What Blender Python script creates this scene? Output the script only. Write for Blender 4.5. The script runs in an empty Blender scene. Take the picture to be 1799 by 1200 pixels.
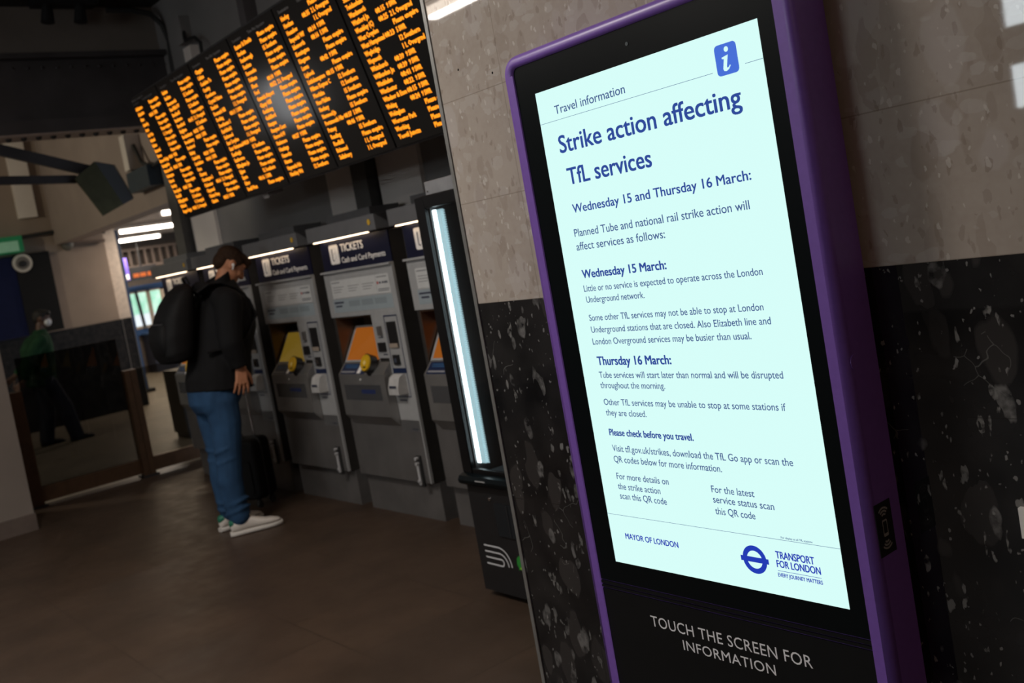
import bpy, bmesh, math, random
from mathutils import Vector, Matrix
random.seed(7)
SC = bpy.context.scene
COL = SC.collection
PI = math.pi

# ---------------------------------------------------------------- camera, world, exposure
H = 1.55
cam = bpy.data.cameras.new('camera')
cam.sensor_width = 36.0
cam.lens = 35.44
cam.shift_x = 0.00858
cam.shift_y = -0.03693
cam.clip_start = 0.05
cam.clip_end = 200
co = bpy.data.objects.new('camera', cam)
COL.objects.link(co)
R3 = ((0.61667462, 0.76768287, -0.17428549), (0.05555282, 0.1784043, 0.9823878), (0.78525556, -0.61549567, 0.06737045))
co.matrix_world = Matrix(((R3[0][0], R3[1][0], R3[2][0], 0), (R3[0][1], R3[1][1], R3[2][1], 0), (R3[0][2], R3[1][2], R3[2][2], H), (0, 0, 0, 1)))
SC.camera = co
cam.dof.use_dof = True
cam.dof.focus_distance = 2.25
cam.dof.aperture_fstop = 4.5
SC.view_settings.view_transform = 'Standard'
SC.view_settings.look = 'None'
SC.view_settings.gamma = 1
SC.view_settings.exposure = 0.0
SC.view_settings.use_curve_mapping = False
try:
    SC.cycles.use_denoising = True
    SC.cycles.max_bounces = 7
    SC.cycles.transparent_max_bounces = 12
    SC.cycles.sample_clamp_indirect = 3.0
except Exception:
    pass
W = bpy.data.worlds.new('world')
SC.world = W
W.use_nodes = True
W.node_tree.nodes['Background'].inputs[0].default_value = (0.75, 0.85, 1.0, 1)
W.node_tree.nodes['Background'].inputs[1].default_value = 0.6


def area(name, loc, rot, sx, sy, energy, col):
    l = bpy.data.lights.new(name, 'AREA')
    l.shape = 'RECTANGLE'
    l.size = sx
    l.size_y = sy
    l.energy = energy
    l.color = col
    o = bpy.data.objects.new(name, l)
    o.location = loc
    o.rotation_euler = rot
    COL.objects.link(o)
    return o


WARM = (1.0, 0.84, 0.68)
NEUT = (1.0, 0.93, 0.86)
# light of the fittings in the concourse ceiling and in the hall beyond (fittings built below)
CEIL_FITTINGS = [(-4.65, -0.25, 3.02, 0.0), (-3.6, 0.1, 3.75, 0.0), (-5.2, -3.2, 3.4, 0.0), (2.4, -0.9, 3.6, 0.0)]
CEIL_W = [16, 78, 24, 20]
CEIL_C = [NEUT, NEUT, NEUT, (1.0, 0.60, 0.36)]  # last one is an added warm fill for the kiosk's right side
for (x, y, z, r), e, c in zip(CEIL_FITTINGS, CEIL_W, CEIL_C):
    area('fitting_light', (x, y, z - 0.05), (0, 0, r), 1.1, 0.12, e, c)
FAR_TUBES = [(-14.6, 5.45, 6.2), (-17.4, 5.72, 6.95), (-20.0, 6.32, 7.4)]
pl_ = bpy.data.lights.new('passage_fill', 'POINT')  # added out-of-view fill that brightens the passage ceiling and soffit
pl_.energy = 165
pl_.color = (1.0, 0.92, 0.72)
pl_.shadow_soft_size = 0.14
po = bpy.data.objects.new('passage_fill', pl_)
po.location = (-11.6, -0.6, 3.55)
COL.objects.link(po)
for x, ya, yb in FAR_TUBES:
    area('tube_light', (x, (ya + yb) / 2, 2.68), (0, 0, PI / 2), yb - ya, 0.1, 60, WARM)

# ---------------------------------------------------------------- materials
MATS = {}


class N:
    """small helper around a node tree"""
    def __init__(self, m):
        self.t = m.node_tree
        self.b = self.t.nodes.get('Principled BSDF')

    def n(self, typ, **kw):
        x = self.t.nodes.new(typ)
        for k, v in kw.items():
            setattr(x, k, v)
        return x

    def link(self, a, b):
        self.t.links.new(a, b)

    def math(self, op, a, b=None, c=None):
        x = self.n('ShaderNodeMath', operation=op)
        for i, v in enumerate((a, b, c)):
            if v is None:
                continue
            if isinstance(v, (int, float)):
                x.inputs[i].default_value = v
            else:
                self.link(v, x.inputs[i])
        return x.outputs[0]

    def mix(self, f, a, b):
        x = self.n('ShaderNodeMix', data_type='RGBA')
        for sck, v in ((x.inputs[0], f), (x.inputs[6], a), (x.inputs[7], b)):
            if isinstance(v, (int, float)):
                sck.default_value = v
            elif isinstance(v, tuple):
                sck.default_value = (*v[:3], 1)
            else:
                self.link(v, sck)
        return x.outputs[2]

    def ramp(self, f, lo, hi):
        x = self.n('ShaderNodeMapRange')
        self.link(f, x.inputs[0])
        x.inputs[1].default_value = lo
        x.inputs[2].default_value = hi
        return x.outputs[0]


def mat(name, col=(0.5, 0.5, 0.5), rough=0.5, metal=0.0, spec=0.5, emit=None, es=1.0, var=0.12, scale=18.0, bump=0.0, coat=0.0):
    if name in MATS:
        return MATS[name]
    m = bpy.data.materials.new(name)
    m.use_nodes = True
    k = N(m)
    b = k.b
    b.inputs['Roughness'].default_value = rough
    b.inputs['Metallic'].default_value = metal
    b.inputs['Specular IOR Level'].default_value = spec
    b.inputs['Coat Weight'].default_value = coat
    if var > 0:
        tc = k.n('ShaderNodeTexCoord')
        nz = k.n('ShaderNodeTexNoise')
        nz.inputs['Scale'].default_value = scale
        nz.inputs['Detail'].default_value = 4
        k.link(tc.outputs['Object'], nz.inputs['Vector'])
        f = k.ramp(nz.outputs['Fac'], 0.3, 0.7)
        k.link(k.mix(f, tuple(c * (1 - var) for c in col), tuple(min(1, c * (1 + var)) for c in col)), b.inputs['Base Color'])
        if bump > 0:
            bp = k.n('ShaderNodeBump')
            bp.inputs['Strength'].default_value = bump
            bp.inputs['Distance'].default_value = 0.01
            k.link(nz.outputs['Fac'], bp.inputs['Height'])
            k.link(bp.outputs['Normal'], b.inputs['Normal'])
    else:
        b.inputs['Base Color'].default_value = (*col, 1)
    if emit:
        b.inputs['Emission Color'].default_value = (*emit, 1)
        b.inputs['Emission Strength'].default_value = es
    MATS[name] = m
    return m


def glass(name, col, gloss=0.06, rough=0.02):
    m = bpy.data.materials.new(name)
    m.use_nodes = True
    k = N(m)
    k.t.nodes.remove(k.b)
    out = k.t.nodes['Material Output']
    tr = k.n('ShaderNodeBsdfTransparent')
    tr.inputs[0].default_value = (*col, 1)
    gl = k.n('ShaderNodeBsdfGlossy')
    gl.inputs['Roughness'].default_value = rough
    fr = k.n('ShaderNodeFresnel')
    fr.inputs[0].default_value = 1.45
    mx = k.n('ShaderNodeMixShader')
    ge = k.n('ShaderNodeNewGeometry')
    k.link(k.math('MULTIPLY', k.math('MULTIPLY', fr.outputs[0], gloss / 0.06), k.math('SUBTRACT', 1.0, ge.outputs['Backfacing'])), mx.inputs[0])
    k.link(tr.outputs[0], mx.inputs[1])
    k.link(gl.outputs[0], mx.inputs[2])
    k.link(mx.outputs[0], out.inputs[0])
    MATS[name] = m
    return m


def stone(name, dado_z, tile_h, joint_x, tile_w, axis=0, spec=0.5, rough=0.008):
    """polished cladding: beige shelly limestone above dado_z, black fossil marble below"""
    m = bpy.data.materials.new(name)
    m.use_nodes = True
    k = N(m)
    g = k.n('ShaderNodeNewGeometry')
    P = g.outputs['Position']
    sx = k.n('ShaderNodeSeparateXYZ')
    k.link(P, sx.inputs[0])
    X, Z = sx.outputs[axis], sx.outputs[2]

    def vor(scale, feat='F1', warp=0.0, stretch=None):
        v = k.n('ShaderNodeTexVoronoi', feature=feat)
        v.inputs['Scale'].default_value = scale
        src = P
        if stretch:
            mp = k.n('ShaderNodeMapping')
            mp.inputs['Scale'].default_value = stretch[:3]
            mp.inputs['Rotation'].default_value = stretch[3:]
            k.link(P, mp.inputs[0])
            src = mp.outputs[0]
        if warp:
            nz = k.n('ShaderNodeTexNoise')
            nz.inputs['Scale'].default_value = scale * 0.8
            nz.inputs['Detail'].default_value = 3
            k.link(src, nz.inputs['Vector'])
            vm = k.n('ShaderNodeVectorMath', operation='MULTIPLY_ADD')
            k.link(nz.outputs['Color'], vm.inputs[0])
            vm.inputs[1].default_value = (warp, warp, warp)
            k.link(src, vm.inputs[2])
            src = vm.outputs[0]
        k.link(src, v.inputs['Vector'])
        return v

    def noise(scale, detail=5):
        nz = k.n('ShaderNodeTexNoise')
        nz.inputs['Scale'].default_value = scale
        nz.inputs['Detail'].default_value = detail
        k.link(P, nz.inputs['Vector'])
        return nz.outputs['Fac']

    def rnd(v):
        s = k.n('ShaderNodeSeparateColor')
        k.link(v.outputs['Color'], s.inputs[0])
        return s.outputs[0], s.outputs[1]
    # beige
    base = k.mix(k.ramp(noise(5), 0.35, 0.65), (0.365, 0.31, 0.265), (0.42, 0.365, 0.315))
    base = k.mix(k.ramp(noise(55), 0.3, 0.7), base, k.mix(0.5, base, (0.44, 0.39, 0.345)))

    def chips(bs, scale, warp, size, pick, colr, amt, stretch):
        v = vor(scale, warp=warp, stretch=stretch)
        r1, r2 = rnd(v)
        edge = k.n('ShaderNodeMapRange')
        k.link(k.math('SUBTRACT', k.math('MULTIPLY', r1, size), v.outputs['Distance']), edge.inputs[0])
        edge.inputs[1].default_value = 0.0
        edge.inputs[2].default_value = 0.07
        f = k.math('MULTIPLY', k.math('MULTIPLY', edge.outputs[0], k.math('GREATER_THAN', r2, pick)), k.math('MULTIPLY', r2, amt))
        return k.mix(f, bs, colr)
    base = chips(base, 9, 0.09, 0.75, 0.45, (0.47, 0.425, 0.40), 0.55, (1.3, 1, 0.8, 0, 0.6, 0))
    base = chips(base, 15, 0.07, 0.7, 0.55, (0.27, 0.215, 0.175), 0.4, (1.6, 1, 0.8, 0, -0.5, 0))
    base = chips(base, 22, 0.05, 0.7, 0.5, (0.50, 0.46, 0.43), 0.55, (1.0, 1, 1.5, 0, 0.4, 0))
    base = chips(base, 40, 0.03, 0.7, 0.66, (0.23, 0.18, 0.145), 0.5, (1.7, 1, 0.9, 0, 0.9, 0))
    base = chips(base, 62, 0.02, 0.6, 0.72, (0.60, 0.56, 0.52), 0.75, (1.4, 1, 0.8, 0, 0.2, 0))
    # black
    blk = k.mix(k.ramp(noise(9), 0.35, 0.7), (0.0065, 0.007, 0.008), (0.019, 0.0185, 0.019))
    blk = chips(blk, 9, 0.10, 0.6, 0.5, (0.040, 0.037, 0.036), 0.9, (1.5, 1, 0.8, 0, 0.5, 0))
    blk = k.mix(k.ramp(noise(38), 0.36, 0.62), blk, chips(blk, 15, 0.08, 0.52, 0.62, (0.20, 0.195, 0.19), 0.75, (1.5, 1, 0.75, 0, 0.35, 0)))
    blk = k.mix(k.ramp(noise(70), 0.34, 0.55), blk, chips(blk, 30, 0.06, 0.55, 0.72, (0.24, 0.235, 0.225), 0.8, (2.0, 1, 0.8, 0, -0.7, 0)))
    blk = chips(blk, 75, 0.02, 0.5, 0.82, (0.22, 0.215, 0.21), 0.8, (1.5, 1, 1.0, 0, 0.7, 0))
    v5 = vor(7, 'DISTANCE_TO_EDGE', warp=0.25)
    vein = k.math('MULTIPLY', k.math('LESS_THAN', v5.outputs['Distance'], 0.007), k.math('GREATER_THAN', noise(7), 0.60))
    blk = k.mix(k.math('MULTIPLY', vein, 0.35), blk, (0.2, 0.2, 0.19))
    up = k.math('GREATER_THAN', Z, dado_z)
    colr = k.mix(up, blk, base)

    def joint(c, off, per, wid):
        a = k.math('SUBTRACT', c, off - per / 2 + per * 60)
        a = k.math('ABSOLUTE', k.math('SUBTRACT', k.math('MODULO', k.math('ADD', a, per * 120), per), per / 2))
        return k.math('LESS_THAN', a, wid)
    jj = k.math('MAXIMUM', joint(Z, dado_z, tile_h, 0.0014), joint(X, joint_x, tile_w, 0.0012))
    colr = k.mix(k.math('MULTIPLY', jj, 0.55), colr, k.mix(up, (0.012, 0.012, 0.012), (0.20, 0.165, 0.13)))
    if axis == 0:
        for hx, hz in ((-2.338, 2.042), (-2.188, 1.998)):
            d = k.math('ADD', k.math('POWER', k.math('SUBTRACT', X, hx), 2), k.math('POWER', k.math('SUBTRACT', Z, hz), 2))
            colr = k.mix(k.math('LESS_THAN', d, 0.0035 ** 2), colr, (0.01, 0.01, 0.01))
    k.link(colr, k.b.inputs['Base Color'])
    k.b.inputs['Roughness'].default_value = 0.10
    k.link(k.math('ADD', k.math('MULTIPLY', noise(30), 0.03), rough), k.b.inputs['Roughness'])
    k.b.inputs['Specular IOR Level'].default_value = spec
    MATS[name] = m
    return m


def tiles(name, c1, c2, size, rough):
    m = bpy.data.materials.new(name)
    m.use_nodes = True
    k = N(m)
    g = k.n('ShaderNodeNewGeometry')
    br = k.n('ShaderNodeTexBrick', offset=0.5)
    br.inputs['Color1'].default_value = (*c1, 1)
    br.inputs['Color2'].default_value = (*c2, 1)
    br.inputs['Mortar'].default_value = (*[c * 0.6 for c in c1], 1)
    br.inputs['Scale'].default_value = 1
    br.inputs['Mortar Size'].default_value = 0.004
    br.inputs['Brick Width'].default_value = size
    br.inputs['Row Height'].default_value = size
    k.link(g.outputs['Position'], br.inputs['Vector'])
    nz = k.n('ShaderNodeTexNoise')
    nz.inputs['Scale'].default_value = 2.5
    nz.inputs['Detail'].default_value = 8
    k.link(g.outputs['Position'], nz.inputs['Vector'])
    k.link(k.mix(k.ramp(nz.outputs['Fac'], 0.35, 0.7), br.outputs['Color'], tuple(c * 0.75 for c in c2)), k.b.inputs['Base Color'])
    nr = k.n('ShaderNodeTexNoise')
    nr.inputs['Scale'].default_value = 9
    k.link(g.outputs['Position'], nr.inputs['Vector'])
    k.link(k.math('ADD', k.math('MULTIPLY', nr.outputs['Fac'], 0.25), rough - 0.1), k.b.inputs['Roughness'])
    k.b.inputs['Specular IOR Level'].default_value = 0.35
    MATS[name] = m
    return m


# ---------------------------------------------------------------- mesh builder
def fr(d):
    d = Vector(d).normalized()
    a = Vector((0, 0, 1)) if abs(d.z) < 0.9 else Vector((1, 0, 0))
    u = d.cross(a).normalized()
    return u, d.cross(u).normalized()


class MB:
    def __init__(self):
        self.v = []
        self.f = []
        self.m = []
        self.s = []

    def add(self, vs, fs, mi=0, smooth=False):
        o = len(self.v)
        self.v += [tuple(p) for p in vs]
        for f in fs:
            self.f.append(tuple(i + o for i in f))
            self.m.append(mi)
            self.s.append(smooth)
        return self

    def box(self, x0, x1, y0, y1, z0, z1, mi=0):
        vs = [(x, y, z) for z in (z0, z1) for y in (y0, y1) for x in (x0, x1)]
        return self.add(vs, [(0, 2, 3, 1), (4, 5, 7, 6), (0, 1, 5, 4), (2, 6, 7, 3), (0, 4, 6, 2), (1, 3, 7, 5)], mi)

    def obox(self, c, ax, ay, az, sx, sy, sz, mi=0):
        c, ax, ay, az = Vector(c), Vector(ax), Vector(ay), Vector(az)
        vs = [c + ax * (i * sx / 2) + ay * (j * sy / 2) + az * (l * sz / 2) for l in (-1, 1) for j in (-1, 1) for i in (-1, 1)]
        return self.add(vs, [(0, 2, 3, 1), (4, 5, 7, 6), (0, 1, 5, 4), (2, 6, 7, 3), (0, 4, 6, 2), (1, 3, 7, 5)], mi)

    def loft(self, rings, mi=0, smooth=True, caps=True, closed=True):
        n = len(rings[0])
        vs = [p for r in rings for p in r]
        fs = []
        for a in range(len(rings) - 1):
            for i in range(n if closed else n - 1):
                j = (i + 1) % n
                fs.append((a * n + i, a * n + j, (a + 1) * n + j, (a + 1) * n + i))
        self.add(vs, fs, mi, smooth)
        if caps:
            self.add(rings[0], [tuple(range(n))[::-1]], mi)
            self.add(rings[-1], [tuple(range(n))], mi)
        return self

    def cyl(self, p0, p1, r0, r1=None, n=16, mi=0, caps=True):
        r1 = r0 if r1 is None else r1
        p0, p1 = Vector(p0), Vector(p1)
        u, w = fr(p1 - p0)
        rings = [[p + (u * math.cos(2 * PI * i / n) + w * math.sin(2 * PI * i / n)) * r for i in range(n)] for p, r in ((p0, r0), (p1, r1))]
        return self.loft(rings, mi, True, caps)

    def tube(self, pts, r, n=10, mi=0, closed=False):
        pts = [Vector(p) for p in pts]
        rs = r if isinstance(r, (list, tuple)) else [r] * len(pts)
        rings = []
        u = None
        for i, p in enumerate(pts):
            if closed:
                d = pts[(i + 1) % len(pts)] - pts[i - 1]
            else:
                d = pts[min(i + 1, len(pts) - 1)] - pts[max(i - 1, 0)]
            d.normalize()
            if u is None:
                u, _ = fr(d)
            u = (u - d * u.dot(d)).normalized()
            w = d.cross(u)
            rings.append([p + (u * math.cos(2 * PI * k / n) + w * math.sin(2 * PI * k / n)) * rs[i] for k in range(n)])
        if closed:
            rings.append(rings[0])
        return self.loft(rings, mi, True, not closed)

    def ell(self, c, rx, ry, rz, rot=None, n=20, k=12, mi=0):
        rot = rot or Matrix.Identity(3)
        c = Vector(c)
        rings = []
        for a in range(1, k):
            t = PI * a / k
            rings.append([c + rot @ Vector((rx * math.sin(t) * math.cos(2 * PI * i / n), ry * math.sin(t) * math.sin(2 * PI * i / n), -rz * math.cos(t))) for i in range(n)])
        self.loft(rings, mi, True, False)
        bot, top = c + rot @ Vector((0, 0, -rz)), c + rot @ Vector((0, 0, rz))
        self.add(rings[0] + [bot], [(i, n, (i + 1) % n)[::1] for i in range(n)], mi, True)
        self.add(rings[-1] + [top], [(i, (i + 1) % n, n) for i in range(n)], mi, True)
        return self

    def prism(self, poly, o, u, v, w, depth, mi=0):
        """poly in the plane (u, v) at o, extruded along w by depth"""
        o, u, v, w = Vector(o), Vector(u), Vector(v), Vector(w)
        a = [o + u * p[0] + v * p[1] for p in poly]
        b = [p + w * depth for p in a]
        n = len(a)
        self.add(a + b, [tuple(range(n))[::-1], tuple(range(n, 2 * n))] + [(i, (i + 1) % n, n + (i + 1) % n, n + i) for i in range(n)], mi)
        return self

    def flat(self, poly, o, u, v, mi=0):
        o, u, v = Vector(o), Vector(u), Vector(v)
        return self.add([o + u * p[0] + v * p[1] for p in poly], [tuple(range(len(poly)))], mi)

    def stroke(self, pts, width, o, u, v, mi=0):
        """a flat line of given width through the 2D points"""
        o, u, v = Vector(o), Vector(u), Vector(v)
        L, Rr = [], []
        for i, p in enumerate(pts):
            a = Vector(pts[max(i - 1, 0)])
            b = Vector(pts[min(i + 1, len(pts) - 1)])
            d = (b - a).normalized()
            nn = Vector((-d.y, d.x)) * width / 2
            L.append(Vector(p) + nn)
            Rr.append(Vector(p) - nn)
        vs = [o + u * q.x + v * q.y for q in L + Rr]
        n = len(pts)
        return self.add(vs, [(i, n + i, n + i + 1, i + 1) for i in range(n - 1)], mi)

    def text(self, s, o, u, v, width=None, height=0.02, weight=0.0, mi=0, res=3, center=False, spacing=1.0):
        tv, tf, w, cap = glyphs(s, 0.0, res, spacing)
        sy = height / 0.682
        sxx = width / w if width else sy * 0.9
        o, u, v = Vector(o), Vector(u), Vector(v)
        off = -w * sxx / 2 if center else 0
        e = weight * height
        nn = u.cross(v).normalized() * 0.00012
        for q, (dx, dy) in enumerate(((0, 0),) if e <= 0 else ((-e, -e * 0.5), (e, e * 0.5), (-e, e * 0.5), (e, -e * 0.5))):
            self.add([o + nn * q + u * (p[0] * sxx + off + dx) + v * (p[1] * sy + dy) for p in tv], tf, mi)
        return self

    def build(self, name, mats, parent=None, bevel=0.0, seg=2, remesh=0.0, smooth=0, merge=False, relax=0.5):
        me = bpy.data.meshes.new(name)
        org = ORG.get(parent.name, Vector((0, 0, 0))) if parent else Vector((0, 0, 0))
        me.from_pydata([tuple(Vector(p) - org) for p in self.v], [], self.f)
        if not isinstance(mats, (list, tuple)):
            mats = [mats]
        for m in mats:
            me.materials.append(m)
        me.polygons.foreach_set('material_index', self.m)
        me.polygons.foreach_set('use_smooth', self.s)
        me.update()
        o = bpy.data.objects.new(name, me)
        COL.objects.link(o)
        if merge or bevel or remesh:
            bm = bmesh.new()
            bm.from_mesh(me)
            bmesh.ops.remove_doubles(bm, verts=bm.verts, dist=1e-5)
            bmesh.ops.recalc_face_normals(bm, faces=bm.faces)
            if bevel:
                ed = [e for e in bm.edges if len(e.link_faces) == 2 and e.calc_face_angle(0) > 0.6]
                bmesh.ops.bevel(bm, geom=ed, offset=bevel, segments=seg, affect='EDGES', profile=0.5, clamp_overlap=True)
                if seg > 2:
                    for f in bm.faces:
                        f.smooth = True
            bm.to_mesh(me)
            bm.free()
        if remesh:
            r = o.modifiers.new('r', 'REMESH')
            r.mode = 'VOXEL'
            r.voxel_size = remesh
            r.use_smooth_shade = True
            if smooth:
                sm = o.modifiers.new('s', 'SMOOTH')
                sm.iterations = smooth
                sm.factor = relax
            dg = bpy.context.evaluated_depsgraph_get()
            nm = bpy.data.meshes.new_from_object(o.evaluated_get(dg))
            o.modifiers.clear()
            nm.name = name
            o.data = nm
            nm.materials.clear()
            for m in mats:
                nm.materials.append(m)
            nm.polygons.foreach_set('use_smooth', [True] * len(nm.polygons))
            nm.polygons.foreach_set('material_index', [0] * len(nm.polygons))
        if parent:
            o.parent = parent
            ORG[o.name] = org
        return o


ORG = {}
_G = {}


def glyphs(s, weight=0.0, res=3, spacing=1.0):
    key = (s, weight, res, spacing)
    if key in _G:
        return _G[key]
    c = bpy.data.curves.new('lettering', 'FONT')
    c.body = s
    c.resolution_u = res
    c.offset = weight
    c.space_character = spacing
    o = bpy.data.objects.new('lettering', c)
    COL.objects.link(o)
    dg = bpy.context.evaluated_depsgraph_get()
    me = bpy.data.meshes.new_from_object(o.evaluated_get(dg))
    vs = [(p.co.x, p.co.y) for p in me.vertices]
    fs = [tuple(p.vertices) for p in me.polygons]
    bpy.data.objects.remove(o)
    bpy.data.curves.remove(c)
    bpy.data.meshes.remove(me)
    x0 = min(p[0] for p in vs)
    vs = [(p[0] - x0, p[1]) for p in vs]
    _G[key] = (vs, fs, max(p[0] for p in vs), 0.682)
    return _G[key]


def rrect(x0, x1, y0, y1, r, n=6, corners=(1, 1, 1, 1)):
    """rounded rectangle outline, counter-clockwise from bottom-left"""
    out = []
    for k, (cx, cy, a0) in enumerate(((x0 + r, y0 + r, PI), (x1 - r, y0 + r, 1.5 * PI), (x1 - r, y1 - r, 0), (x0 + r, y1 - r, 0.5 * PI))):
        if corners[k]:
            out += [(cx + r * math.cos(a0 + PI / 2 * i / n), cy + r * math.sin(a0 + PI / 2 * i / n)) for i in range(n + 1)]
        else:
            p = ((x0, y0), (x1, y0), (x1, y1), (x0, y1))[k]
            out += [p] * (n + 1)
    return out


def circ(cx, cy, r, n=24, a0=0, a1=2 * PI):
    return [(cx + r * math.cos(a0 + (a1 - a0) * i / n), cy + r * math.sin(a0 + (a1 - a0) * i / n)) for i in range(n + (a1 - a0 < 2 * PI - 1e-6))]


def tag(o, label, cat, group=None, kind=None):
    o['label'] = label
    o['category'] = cat
    if group:
        o['group'] = group
    if kind:
        o['kind'] = kind
    return o


def thing(name, loc, label, cat, group=None):
    o = bpy.data.objects.new(name, None)
    COL.objects.link(o)
    o.empty_display_size = 0.1
    o.location = loc
    ORG[o.name] = Vector(loc)
    return tag(o, label, cat, group)


def struct(o):
    o['kind'] = 'structure'
    return o


def plabel(o, t):
    o['label'] = t
    return o


EX, EY, EZ = Vector((1, 0, 0)), Vector((0, 1, 0)), Vector((0, 0, 1))

# shared materials
M_black = mat('satin_black', (0.012, 0.012, 0.013), 0.35)
M_matblack = mat('matt_black', (0.010, 0.010, 0.011), 0.6)
M_gloss = mat('black_glass', (0.003, 0.005, 0.006), 0.28, spec=0.16, var=0)
M_purple = mat('purple_paint', (0.205, 0.098, 0.45), 0.38, var=0.04, scale=60)
M_steel = mat('brushed_steel', (0.33, 0.32, 0.31), 0.38, metal=0.75, var=0.1, scale=7)
M_steeld = mat('dull_steel', (0.20, 0.19, 0.185), 0.42, metal=0.6, var=0.12, scale=6)
M_silver = mat('silver_panel', (0.42, 0.42, 0.42), 0.42, metal=0.25, var=0.05)
M_chrome = mat('chrome', (0.75, 0.75, 0.76), 0.15, metal=1.0, var=0)
M_navy = mat('navy_sign', (0.0045, 0.006, 0.024), 0.4, spec=0.25, var=0.05)
M_white = mat('white_plastic', (0.75, 0.74, 0.72), 0.45, var=0.04)
M_hood = mat('grey_hood', (0.115, 0.115, 0.12), 0.5, var=0.06)
M_bronze = mat('bronze_frame', (0.10, 0.055, 0.03), 0.4, metal=0.5, var=0.15)
M_girder = mat('girder_paint', (0.06, 0.055, 0.058), 0.55, spec=0.3, var=0.2, scale=4)
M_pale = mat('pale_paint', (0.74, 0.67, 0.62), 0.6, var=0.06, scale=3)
M_greyp = mat('grey_paint', (0.24, 0.225, 0.22), 0.6, var=0.12, scale=2)
M_ceil = mat('ceiling_paint', (0.22, 0.20, 0.17), 0.7, var=0.15, scale=2)
M_bluep = mat('blue_paint', (0.015, 0.05, 0.14), 0.4, var=0.1)
M_orange = mat('amber_led', (0.02, 0.01, 0.0), 0.5, emit=(1.0, 0.29, 0.010), es=1.6, var=0)
M_rubber = mat('rubber', (0.015, 0.015, 0.015), 0.8)
M_conc = mat('dark_conduit', (0.02, 0.02, 0.02), 0.6)

# ---------------------------------------------------------------- the setting
WY = 1.82          # face of the stone wall
WX = -2.4415       # its free end
BY = 3.30          # wall behind the ticket machines
M_stone = stone('polished_stone_cladding', 1.357, 0.3025, -2.153, 0.9)
M_stone_far = mat('polished_black_dado', (0.014, 0.012, 0.011), 0.4, spec=0.2, var=0.7, scale=14)
M_floor = tiles('brown_floor_tiles', (0.066, 0.041, 0.027), (0.058, 0.037, 0.025), 0.6, 0.45)
M_floor2 = tiles('pale_floor_tiles', (0.30, 0.26, 0.215), (0.28, 0.245, 0.20), 0.6, 0.45)

struct(MB().box(-9.12, 4.6, -6.2, BY + 0.2, -0.1, 0).build('floor', M_floor))
struct(MB().box(-24, -9.12, -6.2, 13, -0.1, 0).box(-9.12, -8.3, BY + 0.2, 13, -0.1, 0).build('floor', M_floor2))
struct(MB().box(WX, 4.6, WY, BY + 0.2, 0, 4.4).build('wall_right', M_stone))
struct(MB().box(WX - 0.016, WX - 0.001, WY - 0.004, WY + 0.03, 0, 4.4).build('trim_1', mat('corner_strip', (0.30, 0.30, 0.29), 0.35, metal=0.6)))
struct(MB().box(-8.33, WX - 0.02, BY, BY + 0.2, 0, 4.4).build('wall_back', M_greyp))
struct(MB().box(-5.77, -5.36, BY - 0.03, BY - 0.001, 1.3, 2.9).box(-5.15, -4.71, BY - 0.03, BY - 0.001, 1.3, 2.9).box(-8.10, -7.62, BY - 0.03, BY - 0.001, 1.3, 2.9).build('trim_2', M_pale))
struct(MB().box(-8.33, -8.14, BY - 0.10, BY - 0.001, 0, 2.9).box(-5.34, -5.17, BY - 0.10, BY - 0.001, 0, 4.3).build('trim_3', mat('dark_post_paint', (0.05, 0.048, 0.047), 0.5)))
struct(MB().box(-8.95, -8.115, -6.2, 1.656, 0, 4.4).build('wall_left', mat('greyish_plaster', (0.22, 0.185, 0.16), 0.7, var=0.08, scale=2)))
struct(MB().box(-8.114, -8.098, -6.2, 1.662, 0, 0.125).build('baseboard_left', mat('skirting', (0.13, 0.10, 0.085), 0.5)))
struct(MB().box(-24, 4.6, -6.4, -6.2, 0, 4.6).build('wall_front', M_greyp))
struct(MB().box(4.6, 4.8, -6.4, BY + 0.2, 0, 4.6).build('wall_right', M_greyp))
struct(MB().box(-24, 4.8, -6.4, 4.3, 4.4, 4.6).build('ceiling', M_ceil))

# windows of the concourse, on the side behind the photographer
M_sky = mat('daylit_pane', (0.5, 0.5, 0.5), 0.2, emit=(0.86, 0.95, 1.0), es=12.0, var=0)
M_frame = mat('window_frame_paint', (0.05, 0.05, 0.055), 0.5)


def rear_window(n, x0, x1, z0, z1, nx, nz):
    m = MB()
    for i in range(nx + 1):
        x = x0 + (x1 - x0) * i / nx
        m.box(x - 0.04, x + 0.04, -6.199, -6.10, z0 - 0.04, z1 + 0.04, 0)
    for i in range(nz + 1):
        z = z0 + (z1 - z0) * i / nz
        m.box(x0, x1, -6.199, -6.10, z - 0.04, z + 0.04, 0)
    m.box(x0, x1, -6.198, -6.17, z0, z1, 1)
    struct(m.build('window_%d' % n, [M_frame, M_sky]))


rear_window(1, -4.37, -2.5, 1.83, 2.31, 2, 1)
rear_window(2, -4.37, -2.5, 2.58, 3.2, 2, 1)

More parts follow.
